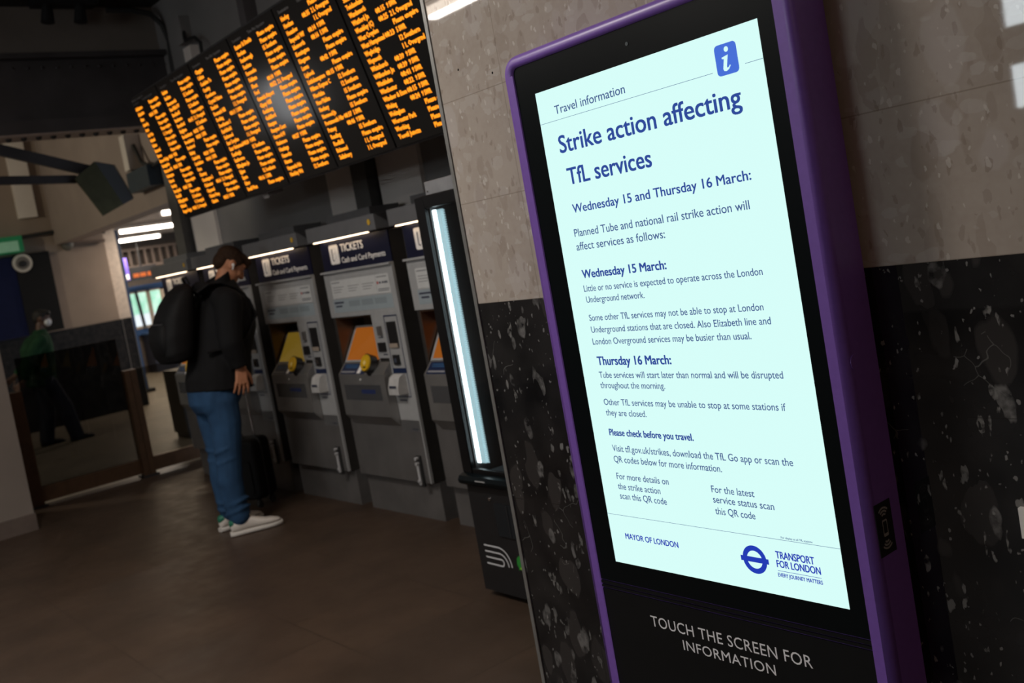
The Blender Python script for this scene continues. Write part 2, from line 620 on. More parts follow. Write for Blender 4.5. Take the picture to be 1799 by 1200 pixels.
# riveted girder across the hall, panel and stanchion over it
g = MB().box(-8.30, -7.98, -6.2, 3.36, 2.90, 2.935, 0).box(-8.10, -8.06, -6.2, 3.36, 2.935, 3.46, 0)
g.box(-8.22, -7.98, -6.2, 3.36, 3.46, 3.50, 0).box(-8.06, -7.985, -6.2, 3.36, 2.935, 3.0, 0)
for i in range(30):
    y = 0.2 + i * 0.107
    g.ell((-8.13, y, 2.89), 0.035, 0.022, 0.022, n=10, k=6, mi=1)
    g.ell((-8.055, y, 3.40), 0.008, 0.013, 0.013, n=8, k=6, mi=0)
g.box(-8.29, -7.99, -6.2, 3.35, 2.893, 2.8995, 2)
struct(g.build('trim_4', [M_girder, mat('rivet_paint', (0.02, 0.015, 0.013), 0.5), mat('flange_underside', (0.42, 0.33, 0.29), 0.6)]))
struct(MB().box(-8.25, -8.12, -6.2, 3.36, 3.5, 4.4).build('trim_5', mat('panel_over_girder', (0.22, 0.185, 0.16), 0.6, var=0.15, scale=2)))
struct(MB().box(-8.16, -8.0, 3.385, 3.56, 2.5, 4.4).box(-8.2, -7.96, 3.40, 3.54, 2.5, 2.56).build('trim_6', M_girder))
tag(MB().tube([(-7.92, 2.86, 3.80), (-7.92, 3.05, 3.80), (-7.92, 3.20, 3.77), (-7.92, 3.28, 3.68), (-7.92, 3.31, 3.55), (-7.92, 3.30, 3.40), (-7.92, 3.29, 3.0)], 0.022).build('cable', M_conc),
    'thick black cable curving down over the dark panel above the riveted girder', 'cable')
lb = thing('girder_lamp', (-7.95, 2.3, 3.83), 'small dark twin lamp fitting hanging under the topmost dark beam', 'lamp')
MB().box(-8.0, -7.85, 2.32, 2.78, 3.83, 3.90).build('bracket', M_matblack, lb)
for y in (2.42, 2.66):
    MB().cyl((-7.9, y, 3.84), (-7.9, y - 0.02, 3.70), 0.035, 0.05).build('lamp_head', M_matblack, lb)
struct(MB().box(-8.2, -7.8, -6.2, 3.36, 3.88, 4.4).build('trim_7', mat('top_beam_paint', (0.02, 0.019, 0.019), 0.6)))

# far wall with its black dado, and the hall beyond
FX = -14.95
M_farwall = mat('beige_plaster', (0.29, 0.225, 0.18), 0.7, var=0.08, scale=3)
struct(MB().box(FX - 0.4, FX, -6.2, 4.70, 0, 4.4).build('wall_far', M_farwall))
struct(MB().box(FX + 0.001, FX + 0.03, -6.2, 4.72, 0, 1.312).box(FX - 0.35, FX + 0.03, 4.721, 4.86, 0, 1.312).build('trim_8', M_stone_far))
dl = MB()
for y in (4.722, 4.865):
    dl.box(FX + 0.031, FX + 0.036, y - 0.008, y, 0, 1.312)
struct(dl.build('trim_9', mat('dado_edge_strip', (0.2, 0.18, 0.16), 0.4, metal=0.4)))
struct(MB().box(FX - 0.65, FX - 0.10, 4.705, 4.90, 0, 2.84).build('trim_10', mat('lit_corner_tone', (0.52, 0.45, 0.39), 0.6)))  # pale tone stands for hall light falling on the wall's corner
pl = MB()
for y, w in ((3.05, 0.22), (3.62, 0.24), (4.18, 0.2)):
    pl.box(FX + 0.001, FX + 0.09, y, y + w, 2.92, 4.4)
struct(pl.build('trim_11', M_pale))
struct(MB().box(FX - 0.3, -8.34, 4.03, 4.30, 2.50, 4.4).build('trim_12', mat('soffit_plaster', (0.36, 0.29, 0.26), 0.7, var=0.08, scale=2)))
struct(MB().box(-22, -8.34, 4.301, 13, 2.84, 2.95).build('ceiling', mat('white_hall_ceiling', (0.62, 0.56, 0.50), 0.6, var=0.06)))
cb = MB()
for x in (-12.2, -13.4, -15.8, -16.6, -18.6, -19.2):
    cb.box(x - 0.06, x + 0.06, 4.31, 13, 2.74, 2.84)
struct(cb.build('trim_13', mat('hall_ceiling_beams', (0.45, 0.40, 0.36), 0.6)))
HX = -21.3
struct(MB().box(HX - 0.2, HX, 4.4, 13, 0, 0.93).box(HX - 0.2, HX, 4.4, 13, 1.72, 2.95).build('wall_hall', mat('dark_hall_panel', (0.07, 0.055, 0.045), 0.6)))
struct(MB().box(HX + 0.001, HX + 0.05, 4.4, 13, 1.715, 1.83).box(HX + 0.001, HX + 0.08, 4.4, 13, 0.80, 0.925).build('trim_14', M_bluep))
pu = MB()
for i in range(14):
    y = 6.9 + i * 0.16
    pu.obox((HX + 0.25, y, 2.40), (1, 0, 0), (0, 1, 0), (0, 0, 1), 0.06, 0.05, 0.30)
pu.box(HX + 0.2, HX + 0.3, 6.3, 12, 2.55, 2.60).box(HX + 0.15, HX + 0.35, 6.3, 12, 2.18, 2.24)
struct(pu.build('trim_15', mat('hall_battens', (0.13, 0.10, 0.085), 0.6)))
M_out = mat('daylit_greenery', (0.3, 0.5, 0.4), 0.3, es=1.0, var=0)
k = N(M_out)
gg = k.n('ShaderNodeNewGeometry')
sx = k.n('ShaderNodeSeparateXYZ')
k.link(gg.outputs['Position'], sx.inputs[0])
nz = k.n('ShaderNodeTexNoise')
nz.inputs['Scale'].default_value = 5
k.link(gg.outputs['Position'], nz.inputs['Vector'])
f = k.ramp(k.math('ADD', sx.outputs[2], k.math('MULTIPLY', nz.outputs['Fac'], 0.22)), 1.30, 1.36)
k.link(k.mix(f, (0.85, 0.88, 1.0), k.mix(k.ramp(nz.outputs['Fac'], 0.4, 0.62), (0.32, 0.72, 0.52), (0.62, 0.92, 0.78))), k.b.inputs['Emission Color'])
k.b.inputs['Emission Strength'].default_value = 0.95
M_cream = mat('cream_window_frame', (0.75, 0.62, 0.48), 0.5)
wys = [5.6, 6.25, 6.86, 7.36, 7.66, 8.02, 8.5, 9.0]
for i in range(len(wys) - 1):
    a, b = wys[i], wys[i + 1]
    m = MB().box(HX - 0.03, HX + 0.02, a, a + 0.05, 0.93, 1.72, 0).box(HX - 0.03, HX + 0.02, b - 0.03, b, 0.93, 1.72, 0)
    m.box(HX - 0.03, HX + 0.02, a, b, 0.93, 0.985, 0).box(HX - 0.03, HX + 0.02, a, b, 1.68, 1.72, 0).box(HX - 0.06, HX - 0.035, a, b, 0.93, 1.72, 1)
    struct(m.build('window_%d' % (i + 3), [M_cream, M_out]))
tag(MB().tube([(HX + 0.1, 7.09, 1.72), (HX + 0.1, 7.14, 0.95)], 0.035).build('pole', mat('dark_pole', (0.04, 0.045, 0.05), 0.5)),
    'slanting dark grey pole standing in front of the bright window pane beside the blue post', 'pole')
bp = thing('hall_post', (-16.96, 5.5, 0), 'slim blue post standing on the pale floor before the bright windows', 'post')
MB().box(-17.03, -16.89, 5.45, 5.55, 0.06, 2.735).build('shaft', M_bluep, bp)
MB().box(-17.08, -16.84, 5.40, 5.64, 0, 0.06).build('foot', M_matblack, bp)
cb = thing('low_cabinet', (HX + 0.4, 8, 0), 'long dark navy cabinet standing under the bright windows of the far hall', 'cabinet')
MB().box(HX + 0.09, HX + 0.6, 7.05, 10.5, 0.0, 0.80).build('body', mat('dark_navy_laminate', (0.012, 0.016, 0.035), 0.5), cb)
MB().box(HX + 0.09, HX + 0.63, 7.03, 10.5, 0.80, 0.83).build('worktop', mat('blue_top', (0.03, 0.06, 0.13), 0.4), cb)
ds = thing('platform_display', (HX + 0.75, 7.2, 2.1), 'small dark sign with orange lit characters hanging in the far hall', 'display')
MB().box(HX + 0.62, HX + 0.78, 6.80, 7.38, 1.93, 2.20).build('casing', M_black, ds)
q = MB()
for y in (6.88, 7.02, 7.17):
    q.flat([(y, 1.99), (y + 0.12, 1.99), (y + 0.12, 2.07), (y, 2.07)], (HX + 0.785, 0, 0), EY, EZ)
q.build('lit_segments', mat('red_amber_led', (0.02, 0.01, 0), 0.5, emit=(0.75, 0.12, 0.01), es=0.9, var=0), ds)
MB().cyl((HX + 0.7, 7.09, 2.20), (HX + 0.7, 7.09, 2.84), 0.02).build('hanger', M_black, ds)
ps = thing('station_sign', (HX + 1.0, 6.62, 2.2), 'narrow purple and white sign panel at the edge of the far hall opening', 'sign')
MB().box(HX + 0.95, HX + 1.0, 6.60, 6.74, 1.95, 2.40).build('panel', mat('violet_sign', (0.10, 0.07, 0.40), 0.4), ps)
MB().box(HX + 1.001, HX + 1.006, 6.62, 6.72, 1.97, 2.07).build('white_patch', M_white, ps)
MB().cyl((HX + 0.97, 6.67, 2.40), (HX + 0.97, 6.67, 2.84), 0.015).build('hanger', M_black, ps)
M_tube = mat('lit_fluorescent_tube', (1, 1, 1), 0.4, emit=(1.0, 0.86, 0.72), es=9.0, var=0)
tl = ['its end showing beside the departure board', 'middle and longest of the three', 'farthest of the three']
for (x, ya, yb), t in zip(FAR_TUBES, tl):
    r = thing('fluorescent_light', (x, (ya + yb) / 2, 2.84), 'glowing tube under the far hall ceiling, ' + t, 'light', 'fluorescent tubes of the far hall')
    MB().box(x - 0.06, x + 0.06, ya, yb, 2.76, 2.84).build('housing', M_white, r)
    MB().cyl((x, ya + 0.03, 2.725), (x, yb - 0.03, 2.725), 0.032, n=12).build('tube', M_tube, r)
    for y in (ya, yb - 0.03):
        MB().box(x - 0.02, x + 0.02, y, y + 0.03, 2.69, 2.76).build('tube_holder', M_white, r)
for x, y, z, rz in CEIL_FITTINGS:  # the last fitting is made up to carry the warm fill
    r = thing('ceiling_light', (x, y, z), 'long batten light hanging from the concourse ceiling, the warm one added to light the kiosk', 'light', 'batten lights of the concourse')
    MB().box(x - 0.6, x + 0.6, y - 0.09, y + 0.09, z, z + 0.08).build('housing', M_white, r)
    for s in (-0.45, 0.45):
        MB().cyl((x + s, y, z + 0.08), (x + s, y, 4.4), 0.01).build('hanger', M_black, r)
    MB().box(x - 0.58, x + 0.58, y - 0.07, y + 0.07, z - 0.02, z).build('diffuser', M_tube, r)

pb = thing('passage_fill_lamp', (-11.6, -0.6, 4.4), 'added unseen fill lamp hanging in the passage between the left wall and the far wall', 'light')  # made-up fitting, out of view, around the passage fill
MB().cyl((-11.6, -0.6, 3.78), (-11.6, -0.6, 4.4), 0.012).build('rod', M_black, pb)
MB().cyl((-11.6, -0.6, 3.73), (-11.6, -0.6, 3.80), 0.17, 0.05, n=24).build('shade', M_white, pb)
wlt = thing('wall_light', (-8.1, 0.63, 2.08), 'upright lit wall light on the left wall, mirrored in the departure board', 'light')
MB().box(-8.1145, -8.08, 0.57, 0.69, 1.86, 2.30).build('backplate', M_white, wlt)
MB().cyl((-8.05, 0.63, 1.88), (-8.05, 0.63, 2.28), 0.035, n=14).build('lamp_tube', mat('lit_wall_tube', (1, 1, 1), 0.4, emit=(0.95, 0.97, 1.0), es=9.0, var=0), wlt)

# fixtures on the far wall and the soffit
nb = thing('notice_panel', (FX, 3.4, 1.35), 'tall dark panel with a blue left part standing against the beige far wall', 'panel')
MB().box(FX + 0.04, FX + 0.10, 3.44, 3.90, 1.33, 2.43).build('dark_panel', mat('dark_board', (0.009, 0.0085, 0.0085), 0.6, spec=0.2), nb)
MB().box(FX + 0.04, FX + 0.09, 2.60, 3.439, 1.32, 2.42).build('blue_panel', mat('blue_board', (0.0045, 0.008, 0.045), 0.6, spec=0.2), nb)
rg = thing('wall_clock', (FX + 0.1, 3.53, 2.31), 'round white ringed clock with a dark centre on the dark panel', 'clock')
MB().cyl((FX + 0.101, 3.53, 2.31), (FX + 0.14, 3.53, 2.31), 0.125, n=32).build('rim', mat('pale_ring', (0.62, 0.57, 0.5), 0.5), rg)
MB().cyl((FX + 0.141, 3.53, 2.31), (FX + 0.146, 3.53, 2.31), 0.09, n=32).build('face', mat('dim_face', (0.16, 0.14, 0.12), 0.5), rg)
MB().ell((FX + 0.15, 3.53, 2.30), 0.012, 0.06, 0.045, n=14, k=8).build('centre', M_matblack, rg)
gs = thing('exit_sign', (FX, 3.3, 2.45), 'green edged box sign above the dark panel on the far wall', 'sign')
MB().box(FX + 0.02, FX + 0.25, 2.7, 3.56, 2.46, 2.68).build('casing', mat('green_casing', (0.012, 0.16, 0.06), 0.5, emit=(0.01, 0.28, 0.09), es=0.10, var=0.05), gs)
MB().box(FX + 0.251, FX + 0.255, 2.7, 3.50, 2.475, 2.615).build('face', mat('pale_green_face', (0.25, 0.45, 0.3), 0.4, emit=(0.10, 0.22, 0.13), es=0.3, var=0.05), gs)
tag(MB().tube([(FX + 0.05, 3.58, 2.665), (FX + 0.05, 4.2, 2.69), (FX + 0.05, 4.50, 2.70)], 0.028).build('conduit', M_conc), 'black pipe running along the top of the beige far wall from the green sign', 'pipe')
tag(MB().tube([(FX + 0.06, 4.50, 2.70), (FX + 0.08, 4.62, 2.70), (FX + 0.1, 4.70, 2.65), (FX + 0.1, 4.70, 2.58), (FX + 0.08, 4.58, 2.62)], 0.022).build('cable', M_conc),
    'short loop of black cable at the end of the black pipe', 'cable')
wl = thing('wall_lamp', (FX, 4.2, 2.5), 'round grey wall lamp with a thin pipe beside it on the beige far wall', 'lamp')
MB().ell((FX + 0.08, 4.17, 2.49), 0.08, 0.085, 0.10).build('shade', mat('grey_lamp_shade', (0.13, 0.125, 0.11), 0.5), wl)
MB().tube([(FX + 0.04, 4.25, 2.49), (FX + 0.04, 4.70, 2.47)], 0.022).build('pipe', mat('brown_pipe', (0.16, 0.12, 0.10), 0.5), wl)

hm = thing('hanging_monitor', (-10, 3.2, 2.6), 'dark boxy monitor with a greenish face hung at a slant by two bars', 'monitor')
q = [(3.176, 2.40), (3.386, 2.486), (3.2, 2.924), (2.984, 2.78)]
MB().prism(q, (-9.99, 0, 0), EY, EZ, EX, 0.02, 0).build('screen', mat('greenish_screen', (0.085, 0.085, 0.05), 0.7, spec=0.1), hm)
cq = [(3.18, 2.40), (3.50, 2.53), (3.38, 2.88), (3.2, 2.93), (2.98, 2.785)]
MB().loft([[(-9.995, a, b) for a, b in cq], [(-10.4, a + 0.15, b + 0.055) for a, b in cq]], 0, False).build('casing', M_black, hm, merge=True)
for a, b, t in (((-10.1, -1.2, 4.4), (-10.1, 3.17, 2.86), 0.10), ((-10.1, -3.0, 3.3), (-10.1, 3.03, 2.79), 0.075)):
    a, b = Vector(a), Vector(b)
    d = (b - a).normalized()
    MB().obox((a + b) / 2, d, EX, d.cross(EX), (b - a).length, 0.06, t).build('bar', M_girder, hm)
wb = thing('junction_box', (-11.0, 4.0, 3.0), 'pale upright box with a dark blue bottom on the pinkish wall over the opening', 'box')
MB().box(-11.1, -10.95, 3.86, 4.029, 2.94, 3.32).build('body', M_pale, wb)
MB().box(-11.15, -10.5, 3.88, 4.029, 2.70, 2.92).build('lower_box', mat('blue_grey_box', (0.03, 0.05, 0.07), 0.5), wb)
MB().tube([(-10.95, 3.95, 3.2), (-10.8, 3.95, 2.98), (-10.5, 3.95, 2.90), (-10.2, 3.95, 2.92)], 0.02).build('cable', M_conc, wb)
jb = thing('junction_box', (-7.5, 3.25, 3.5), 'small grey box with a hanging black cable high on the wall above the board', 'box')
MB().box(-7.56, -7.44, 3.22, 3.299, 3.42, 3.62).build('body', M_greyp, jb)
MB().box(-7.50, -7.36, 3.23, 3.299, 3.24, 3.38).build('lower_box', M_pale, jb)
MB().tube([(-7.45, 3.24, 3.50), (-7.40, 3.22, 3.42), (-7.22, 3.22, 3.40), (-7.14, 3.22, 3.34), (-7.16, 3.22, 3.2)], 0.014).build('cable', M_conc, jb)
lc = thing('low_cabinet', (-10.7, 4.0, 0), 'dark low cabinet standing beyond the glass barrier beside the ticket machines', 'cabinet')
MB().box(-10.9, -10.5, 3.76, 4.4, 0.06, 0.74).build('body', mat('brown_black_laminate', (0.03, 0.025, 0.022), 0.5), lc)
MB().box(-10.88, -10.53, 3.78, 4.4, 0.0, 0.06).build('plinth', M_black, lc)
so = thing('wall_socket', (-0.85, WY, 0.86), 'small pale switch plate on the black stone at the picture edge', 'switch')
MB().box(-0.897, -0.81, WY - 0.012, WY - 0.001, 0.83, 0.888).build('plate', M_white, so)
MB().box(-0.87, -0.84, WY - 0.016, WY - 0.0121, 0.85, 0.87).build('rocker', M_white, so)

# glass barrier
GX = -9.03
ba = thing('glass_barrier', (GX, 2.6, 0), 'waist high barrier of tinted glass between brown metal posts at the passage', 'barrier')
MB().box(GX - 0.05, GX + 0.05, 1.83, 1.93, 0.015, 0.975).build('post', M_bronze, ba)
MB().box(GX - 0.05, GX + 0.05, 2.765, 2.815, 0.015, 0.955).box(GX - 0.05, GX + 0.05, 2.819, 2.87, 0.015, 0.955).build('post', M_bronze, ba)
MB().box(GX - 0.05, GX + 0.05, 3.36, 3.44, 0.015, 0.955).build('post', M_bronze, ba)
for y in (1.88, 2.818, 3.4):
    MB().box(GX - 0.08, GX + 0.08, y - 0.07, y + 0.07, 0, 0.014).build('foot_plate', M_matblack, ba)
MB().box(GX - 0.03, GX + 0.03, 1.931, 2.764, 0.035, 0.16).build('bottom_rail', M_bronze, ba)
MB().box(GX - 0.03, GX + 0.03, 2.871, 3.359, 0.035, 0.16).build('bottom_rail', M_bronze, ba)
plabel(MB().box(GX - 0.005, GX + 0.005, 1.935, 2.762, 0.161, 1.245).build('glass_panel', glass('tinted_glass', (0.40, 0.39, 0.375), 0.035), ba), 'dark tinted glass panel')
MB().box(GX - 0.005, GX + 0.005, 2.873, 3.357, 0.161, 0.955).build('glass_panel', glass('clear_glass', (0.62, 0.60, 0.56), 0.035), ba)

# ---------------------------------------------------------------- information kiosk
KY = 1.70
ki = thing('information_kiosk', (-1.572, 1.75, 0), 'tall purple totem with a bright travel notice on its screen against the stone wall', 'kiosk')
KX0, KX1, KT = -2.010, -1.134, 1.992


def kring(y, ins, r):
    return [(p[0], y, p[1]) for p in rrect(KX0 + ins, KX1 - ins, 0.004, KT - ins, max(r - ins, 0.004), 6, (0, 0, 1, 1))]


rings = [kring(1.806, 0, 0.05), kring(KY + 0.02, 0, 0.05)]
for a in range(1, 7):
    t = PI / 2 * a / 6
    rings.append(kring(KY + 0.02 - 0.02 * math.sin(t), 0.02 * (1 - math.cos(t)), 0.05))
inner = [(p[0], p[1]) for p in rrect(-1.968, -1.177, 0.03, 1.960, 0.018, 6, (0, 0, 1, 1))]
rings += [[(p[0], KY, p[1]) for p in inner], [(p[0], KY + 0.009, p[1]) for p in inner]]
fs = MB().loft(rings, 0, False, True)
shell = fs.build('housing', M_purple, ki, merge=True)
shell.data.polygons.foreach_set('use_smooth', [len(p.vertices) == 4 and p.area < 0.02 for p in shell.data.polygons])
MB().prism(rrect(-1.967, -1.178, 0.615, 1.959, 0.017, 6, (0, 0, 1, 1)), (0, KY + 0.0085, 0), EX, EZ, -EY, 0.0045).build('screen_bezel', M_gloss, ki)
lp = MB().box(-1.967, -1.178, KY + 0.0045, KY + 0.0085, 0.035, 0.590).box(-1.967, -1.178, KY + 0.003, KY + 0.0085, 0.594, 0.6005).box(-1.967, -1.178, KY + 0.003, KY + 0.0085, 0.604, 0.6115)
lower = lp.build('lower_panel', mat('kiosk_black', (0.0045, 0.005, 0.0055), 0.5, spec=0.25), ki)
MB().text('TOUCH THE SCREEN FOR', (-1.806, KY + 0.004, 0.518), EX, EZ, width=0.473, height=0.0272, weight=0.004, spacing=1.05).text(
    'INFORMATION', (-1.708, KY + 0.004, 0.477), EX, EZ, width=0.272, height=0.0245, weight=0.004, spacing=1.05).build('lettering', mat('grey_print', (0.85, 0.85, 0.88), 0.5, var=0), lower)
cm = MB().cyl((-1.568, KY + 0.0039, 1.921), (-1.568, KY + 0.0025, 1.921), 0.0045, n=20).build('camera_lens', mat('lens', (0.12, 0.14, 0.15), 0.15, var=0), ki)
M_lcd = mat('lit_lcd', (0.0, 0.0, 0.0), 0.12, spec=0.25, emit=(0.68, 0.985, 0.945), es=1.0, var=0)
M_lcdb = mat('lcd_blue', (0.0, 0.0, 0.0), 0.12, spec=0.25, emit=(0.028, 0.068, 0.32), es=1.0, var=0)
M_lcds = mat('lcd_slate', (0.0, 0.0, 0.0), 0.12, spec=0.25, emit=(0.055, 0.105, 0.28), es=1.0, var=0)
M_lcdi = mat('lcd_icon_blue', (0.0, 0.0, 0.0), 0.12, spec=0.25, emit=(0.065, 0.16, 0.68), es=1.0, var=0)
M_lcdl = mat('lcd_logo_blue', (0.0, 0.0, 0.0), 0.12, spec=0.25, emit=(0.015, 0.042, 0.45), es=1.0, var=0)
SY = KY + 0.0035
scn = MB().box(-1.898, -1.218, SY, SY + 0.0004, 0.672, 1.881).build('screen', M_lcd, ki)
LINES = [("Travel information", -1.837, -1.596, 1.717, 0.0205, 0), ("Strike action affecting", -1.842, -1.285, 1.622, 0.0415, 1), ("TfL services", -1.831, -1.552, 1.542, 0.040, 1),
         ("Wednesday 15 and Thursday 16 March:", -1.833, -1.291, 1.472, 0.0209, 1), ("Planned Tube and national rail strike action will", -1.842, -1.306, 1.413, 0.0191, 0),
         ("affect services as follows:", -1.843, -1.548, 1.379, 0.0191, 0), ("Wednesday 15 March:", -1.839, -1.560, 1.309, 0.0202, 2),
         ("Little or no service is expected to operate across the London", -1.842, -1.300, 1.275, 0.0158, 0), ("Underground network.", -1.840, -1.642, 1.247, 0.0158, 0),
         ("Some other TfL services may not be able to stop at London", -1.841, -1.312, 1.201, 0.0158, 0), ("Underground stations that are closed. Also Elizabeth line and", -1.841, -1.299, 1.171, 0.0158, 0),
         ("London Overground services may be busier than usual.", -1.843, -1.355, 1.141, 0.0158, 0), ("Thursday 16 March:", -1.838, -1.593, 1.089, 0.0212, 2),
         ("Tube services will start later than normal and will be disrupted", -1.840, -1.290, 1.056, 0.0158, 0), ("throughout the morning.", -1.842, -1.625, 1.030, 0.0158, 0),
         ("Other TfL services may be unable to stop at some stations if", -1.840, -1.296, 0.987, 0.0158, 0), ("they are closed.", -1.839, -1.700, 0.960, 0.0158, 0),
         ("Please check before you travel.", -1.839, -1.564, 0.909, 0.0165, 2), ("Visit tfl.gov.uk/strikes, download the TfL Go app or scan the", -1.838, -1.300, 0.868, 0.0165, 0),
         ("QR codes below for more information.", -1.839, -1.495, 0.840, 0.0165, 0), ("For more details on", -1.840, -1.665, 0.796, 0.0162, 0), ("the strike action", -1.841, -1.697, 0.770, 0.0162, 0),
         ("scan this QR code", -1.840, -1.682, 0.745, 0.0162, 0), ("For the latest", -1.535, -1.415, 0.790, 0.0162, 0), ("service status scan", -1.535, -1.367, 0.766, 0.0162, 0),
         ("this QR code", -1.534, -1.422, 0.739, 0.0162, 0), ("For display at all TfL stations", -1.362, -1.283, 0.704, 0.0045, 0), ("MAYOR OF LONDON", -1.845, -1.668, 0.640, 0.0142, 3),
         ("TRANSPORT", -1.383, -1.286, 0.657, 0.0160, 3), ("FOR LONDON", -1.384, -1.274, 0.637, 0.0155, 3), ("EVERY JOURNEY MATTERS", -1.385, -1.273, 0.6155, 0.0085, 3)]
LY = SY - 0.0006
tx = MB()
for s, a, b, z, h, w in LINES:
    tx.text(s, (a, LY, z + 0.1), EX, EZ, width=b - a, height=h, weight=(0.009, 0.026, 0.045, 0.035)[w], mi=(0, 1, 1, 2)[w], res=4)
for (a, b, z, t) in ((-1.898, -1.345, 1.802, 0.0009), (-1.262, -1.218, 1.802, 0.0009), (-1.898, -1.218, 0.800, 0.0009)):
    tx.add([(a, LY, z), (b, LY, z), (b, LY, z + t), (a, LY, z + t)], [(0, 1, 2, 3)], 0)
tx.add([(-1.384, LY, 0.7285), (-1.274, LY, 0.7285), (-1.274, LY, 0.7295), (-1.384, LY, 0.7295)], [(0, 1, 2, 3)], 2)
tx.build('notice_text', [M_lcds, M_lcdb, M_lcdl], scn)
ic = MB().flat(rrect(-1.333, -1.277, 1.791, 1.854, 0.009), (0, LY, 0), EX, EZ, 0)
ic.flat(circ(-1.3025, 1.842, 0.0055), (0, LY - 0.0004, 0), EX, EZ, 1)
ip = [(-1.3165, 1.8275), (-1.300, 1.8305), (-1.3065, 1.8075), (-1.3055, 1.8045), (-1.3025, 1.8055), (-1.2985, 1.8095), (-1.2965, 1.808), (-1.302, 1.8015), (-1.3085, 1.7985), (-1.3145, 1.7995), (-1.3165, 1.8045), (-1.3115, 1.8235), (-1.3165, 1.8245)]
ic.flat(ip, (0, LY - 0.0004, 0), EX, EZ, 1)
plabel(ic.build('information_icon', [M_lcdi, M_lcd], scn), 'blue information square')
ro = MB()
cx, cz, r1, r0 = -1.443, 0.7445, 0.0325, 0.0205
o1, o0 = circ(cx, cz, r1, 40), circ(cx, cz, r0, 40)
ro.add([(p[0], LY, p[1]) for p in o1 + o0], [(i, (i + 1) % 40, 40 + (i + 1) % 40, 40 + i) for i in range(40)], 0)
ro.flat([(-1.481, 0.7385), (-1.405, 0.7385), (-1.405, 0.7505), (-1.481, 0.7505)], (0, LY - 0.0003, 0), EX, EZ, 0)
plabel(ro.build('roundel', M_lcdl, scn), 'blue ring crossed by a bar')
# contactless phone sticker on the side
st = MB().box(KX1 + 0.0002, KX1 + 0.001, 1.713, 1.771, 0.789, 0.896, 0)
ph = rrect(1.7335, 1.7505, 0.826, 0.860, 0.003)
ph2 = rrect(1.7355, 1.7485, 0.8325, 0.8565, 0.001)
pts = [(KX1 + 0.0012, p[0], p[1]) for p in ph + ph2]
n = len(ph)
st.add(pts, [(i, (i + 1) % n, n + (i + 1) % n, n + i) for i in range(n)], 1)
for r in (0.009, 0.0155, 0.022):
    for zc, a0 in ((0.862, PI * 0.25), (0.824, PI * 1.25)):
        st.stroke(circ(1.742, zc, r, 10, a0, a0 + PI / 2), 0.0038, (KX1 + 0.0012, 0, 0), EY, EZ, 1)
plabel(st.build('contactless_sticker', [M_matblack, mat('sticker_grey', (0.30, 0.30, 0.31), 0.5, var=0)], ki), 'black sticker with phone and wave marks')
MB().cyl((KX1 + 0.0001, 1.727, 1.184), (KX1 + 0.0012, 1.727, 1.184), 0.016, n=28).build('lock_cover', M_purple, ki)

# ---------------------------------------------------------------- departure board
bo = Vector((-6.535, 2.62, 2.02))
BU = EX
BV = Vector((0, -0.214, 0.815)).normalized()
BN = BU.cross(BV)            # towards the viewer
if BN.y > 0:
    BN = -BN
BH, BWD = 0.843, 3.35
bd = thing('departure_board', (-4.9, 2.6, 2.1), 'long black departure board with amber lettering hanging over the ticket machines', 'departure board')


def BP(u, v, w=0.0):
    return bo + BU * u + BV * v + BN * w


def bbox(m, u0, u1, v0, v1, w0, w1, mi=0):
    m.obox(BP((u0 + u1) / 2, (v0 + v1) / 2, (w0 + w1) / 2), BU, BV, BN, u1 - u0, v1 - v0, w1 - w0, mi)
    return m


bbox(MB(), 0, BWD, 0, BH, -0.16, 0.0).build('casing', M_black, bd)
cs = [0.0, 0.487, 1.02, 1.572, 2.117, 2.667, 3.235]
NAMES = [
    "Addlestone|Aldershot|Alton|Amberley|Ascot|Ash Vale|Ashtead|Balham|Banstead|Barnes|Barnes Bridge|Basingstoke|Battersea Pk|Bedhampton|Belmont|Bentley|Berrylands|Bexhill|Billingshurst|Birkbeck|Bognor Regis",
    "Bosham|Bookham|Bournemouth|Box Hill & W|Bracknell|Branksome|Brentford|Brighton|Brockenhurst|Brondesbury|Brookwood|Bushey|Camberley|Carshalton|Cheam|Chertsey|Chessington S|Chichester|Chipstead|Christs Hosp|Clandon",
    "Claygate|Cobham|Coulsdon Tn|Crawley|Crowthorne|Crystal Palace|Datchet|Denmark Hill|Dorking|Dorchester S|Earlsfield|Earlswood|East Croydon|East Grinstead|Eastleigh|Eastbourne|Effingham Jn|Egham|Epsom|Esher|Ewell West",
    "Exeter St Davids|Fareham|Farnborough|Farnham|Farncombe|Feltham|Fleet|Ford|Gatwick Airport|Gipsy Hill|Godalming|Guildford|Hampton|Hampton Court|Harrow & W|Haslemere|Hastings|Hassocks|Havant|Haywards Hth|Hinchley Wd",
    "Horley|Horsham|Hounslow|Imperial Wf|Isleworth|Kensington|Kingston|Lewes|Liphook|Littlehampton|Milton Keynes C|Mortlake|New Malden|Norbury|Norwood Jn|Portsmouth Hbr|Putney|Reading|Redhill|Richmond|Salisbury",
    "Shepperton|Surbiton|Sutton|Twickenham|Wandsworth|Watford Jn|Wembley (C)|West Croydon|West Hampstead|Weybridge|Weymouth|Whitchurch|Willesden Jn|Wimbledon|Winchester|Windsor & Eton|Woking|Wokingham|Worcester Park|Worthing|Yeovil Junctn"]
PLE = 'Please enquire'
OPS = [('9 SWR', 1), ('15 Southern', 0), ('2 L Overgrnd', 1), (PLE, 0), (PLE, 0), (PLE, 0), ('12 Southern', 0), (PLE, 0), ('5 SWR', 1), (PLE, 0), ('1 L Overgrnd', 0), (PLE, 0), (PLE, 0)]
M_face = mat('board_face', (0.008, 0.008, 0.008), 0.16, var=0)
M_head = mat('board_heading', (0.20, 0.19, 0.19), 0.5, var=0)
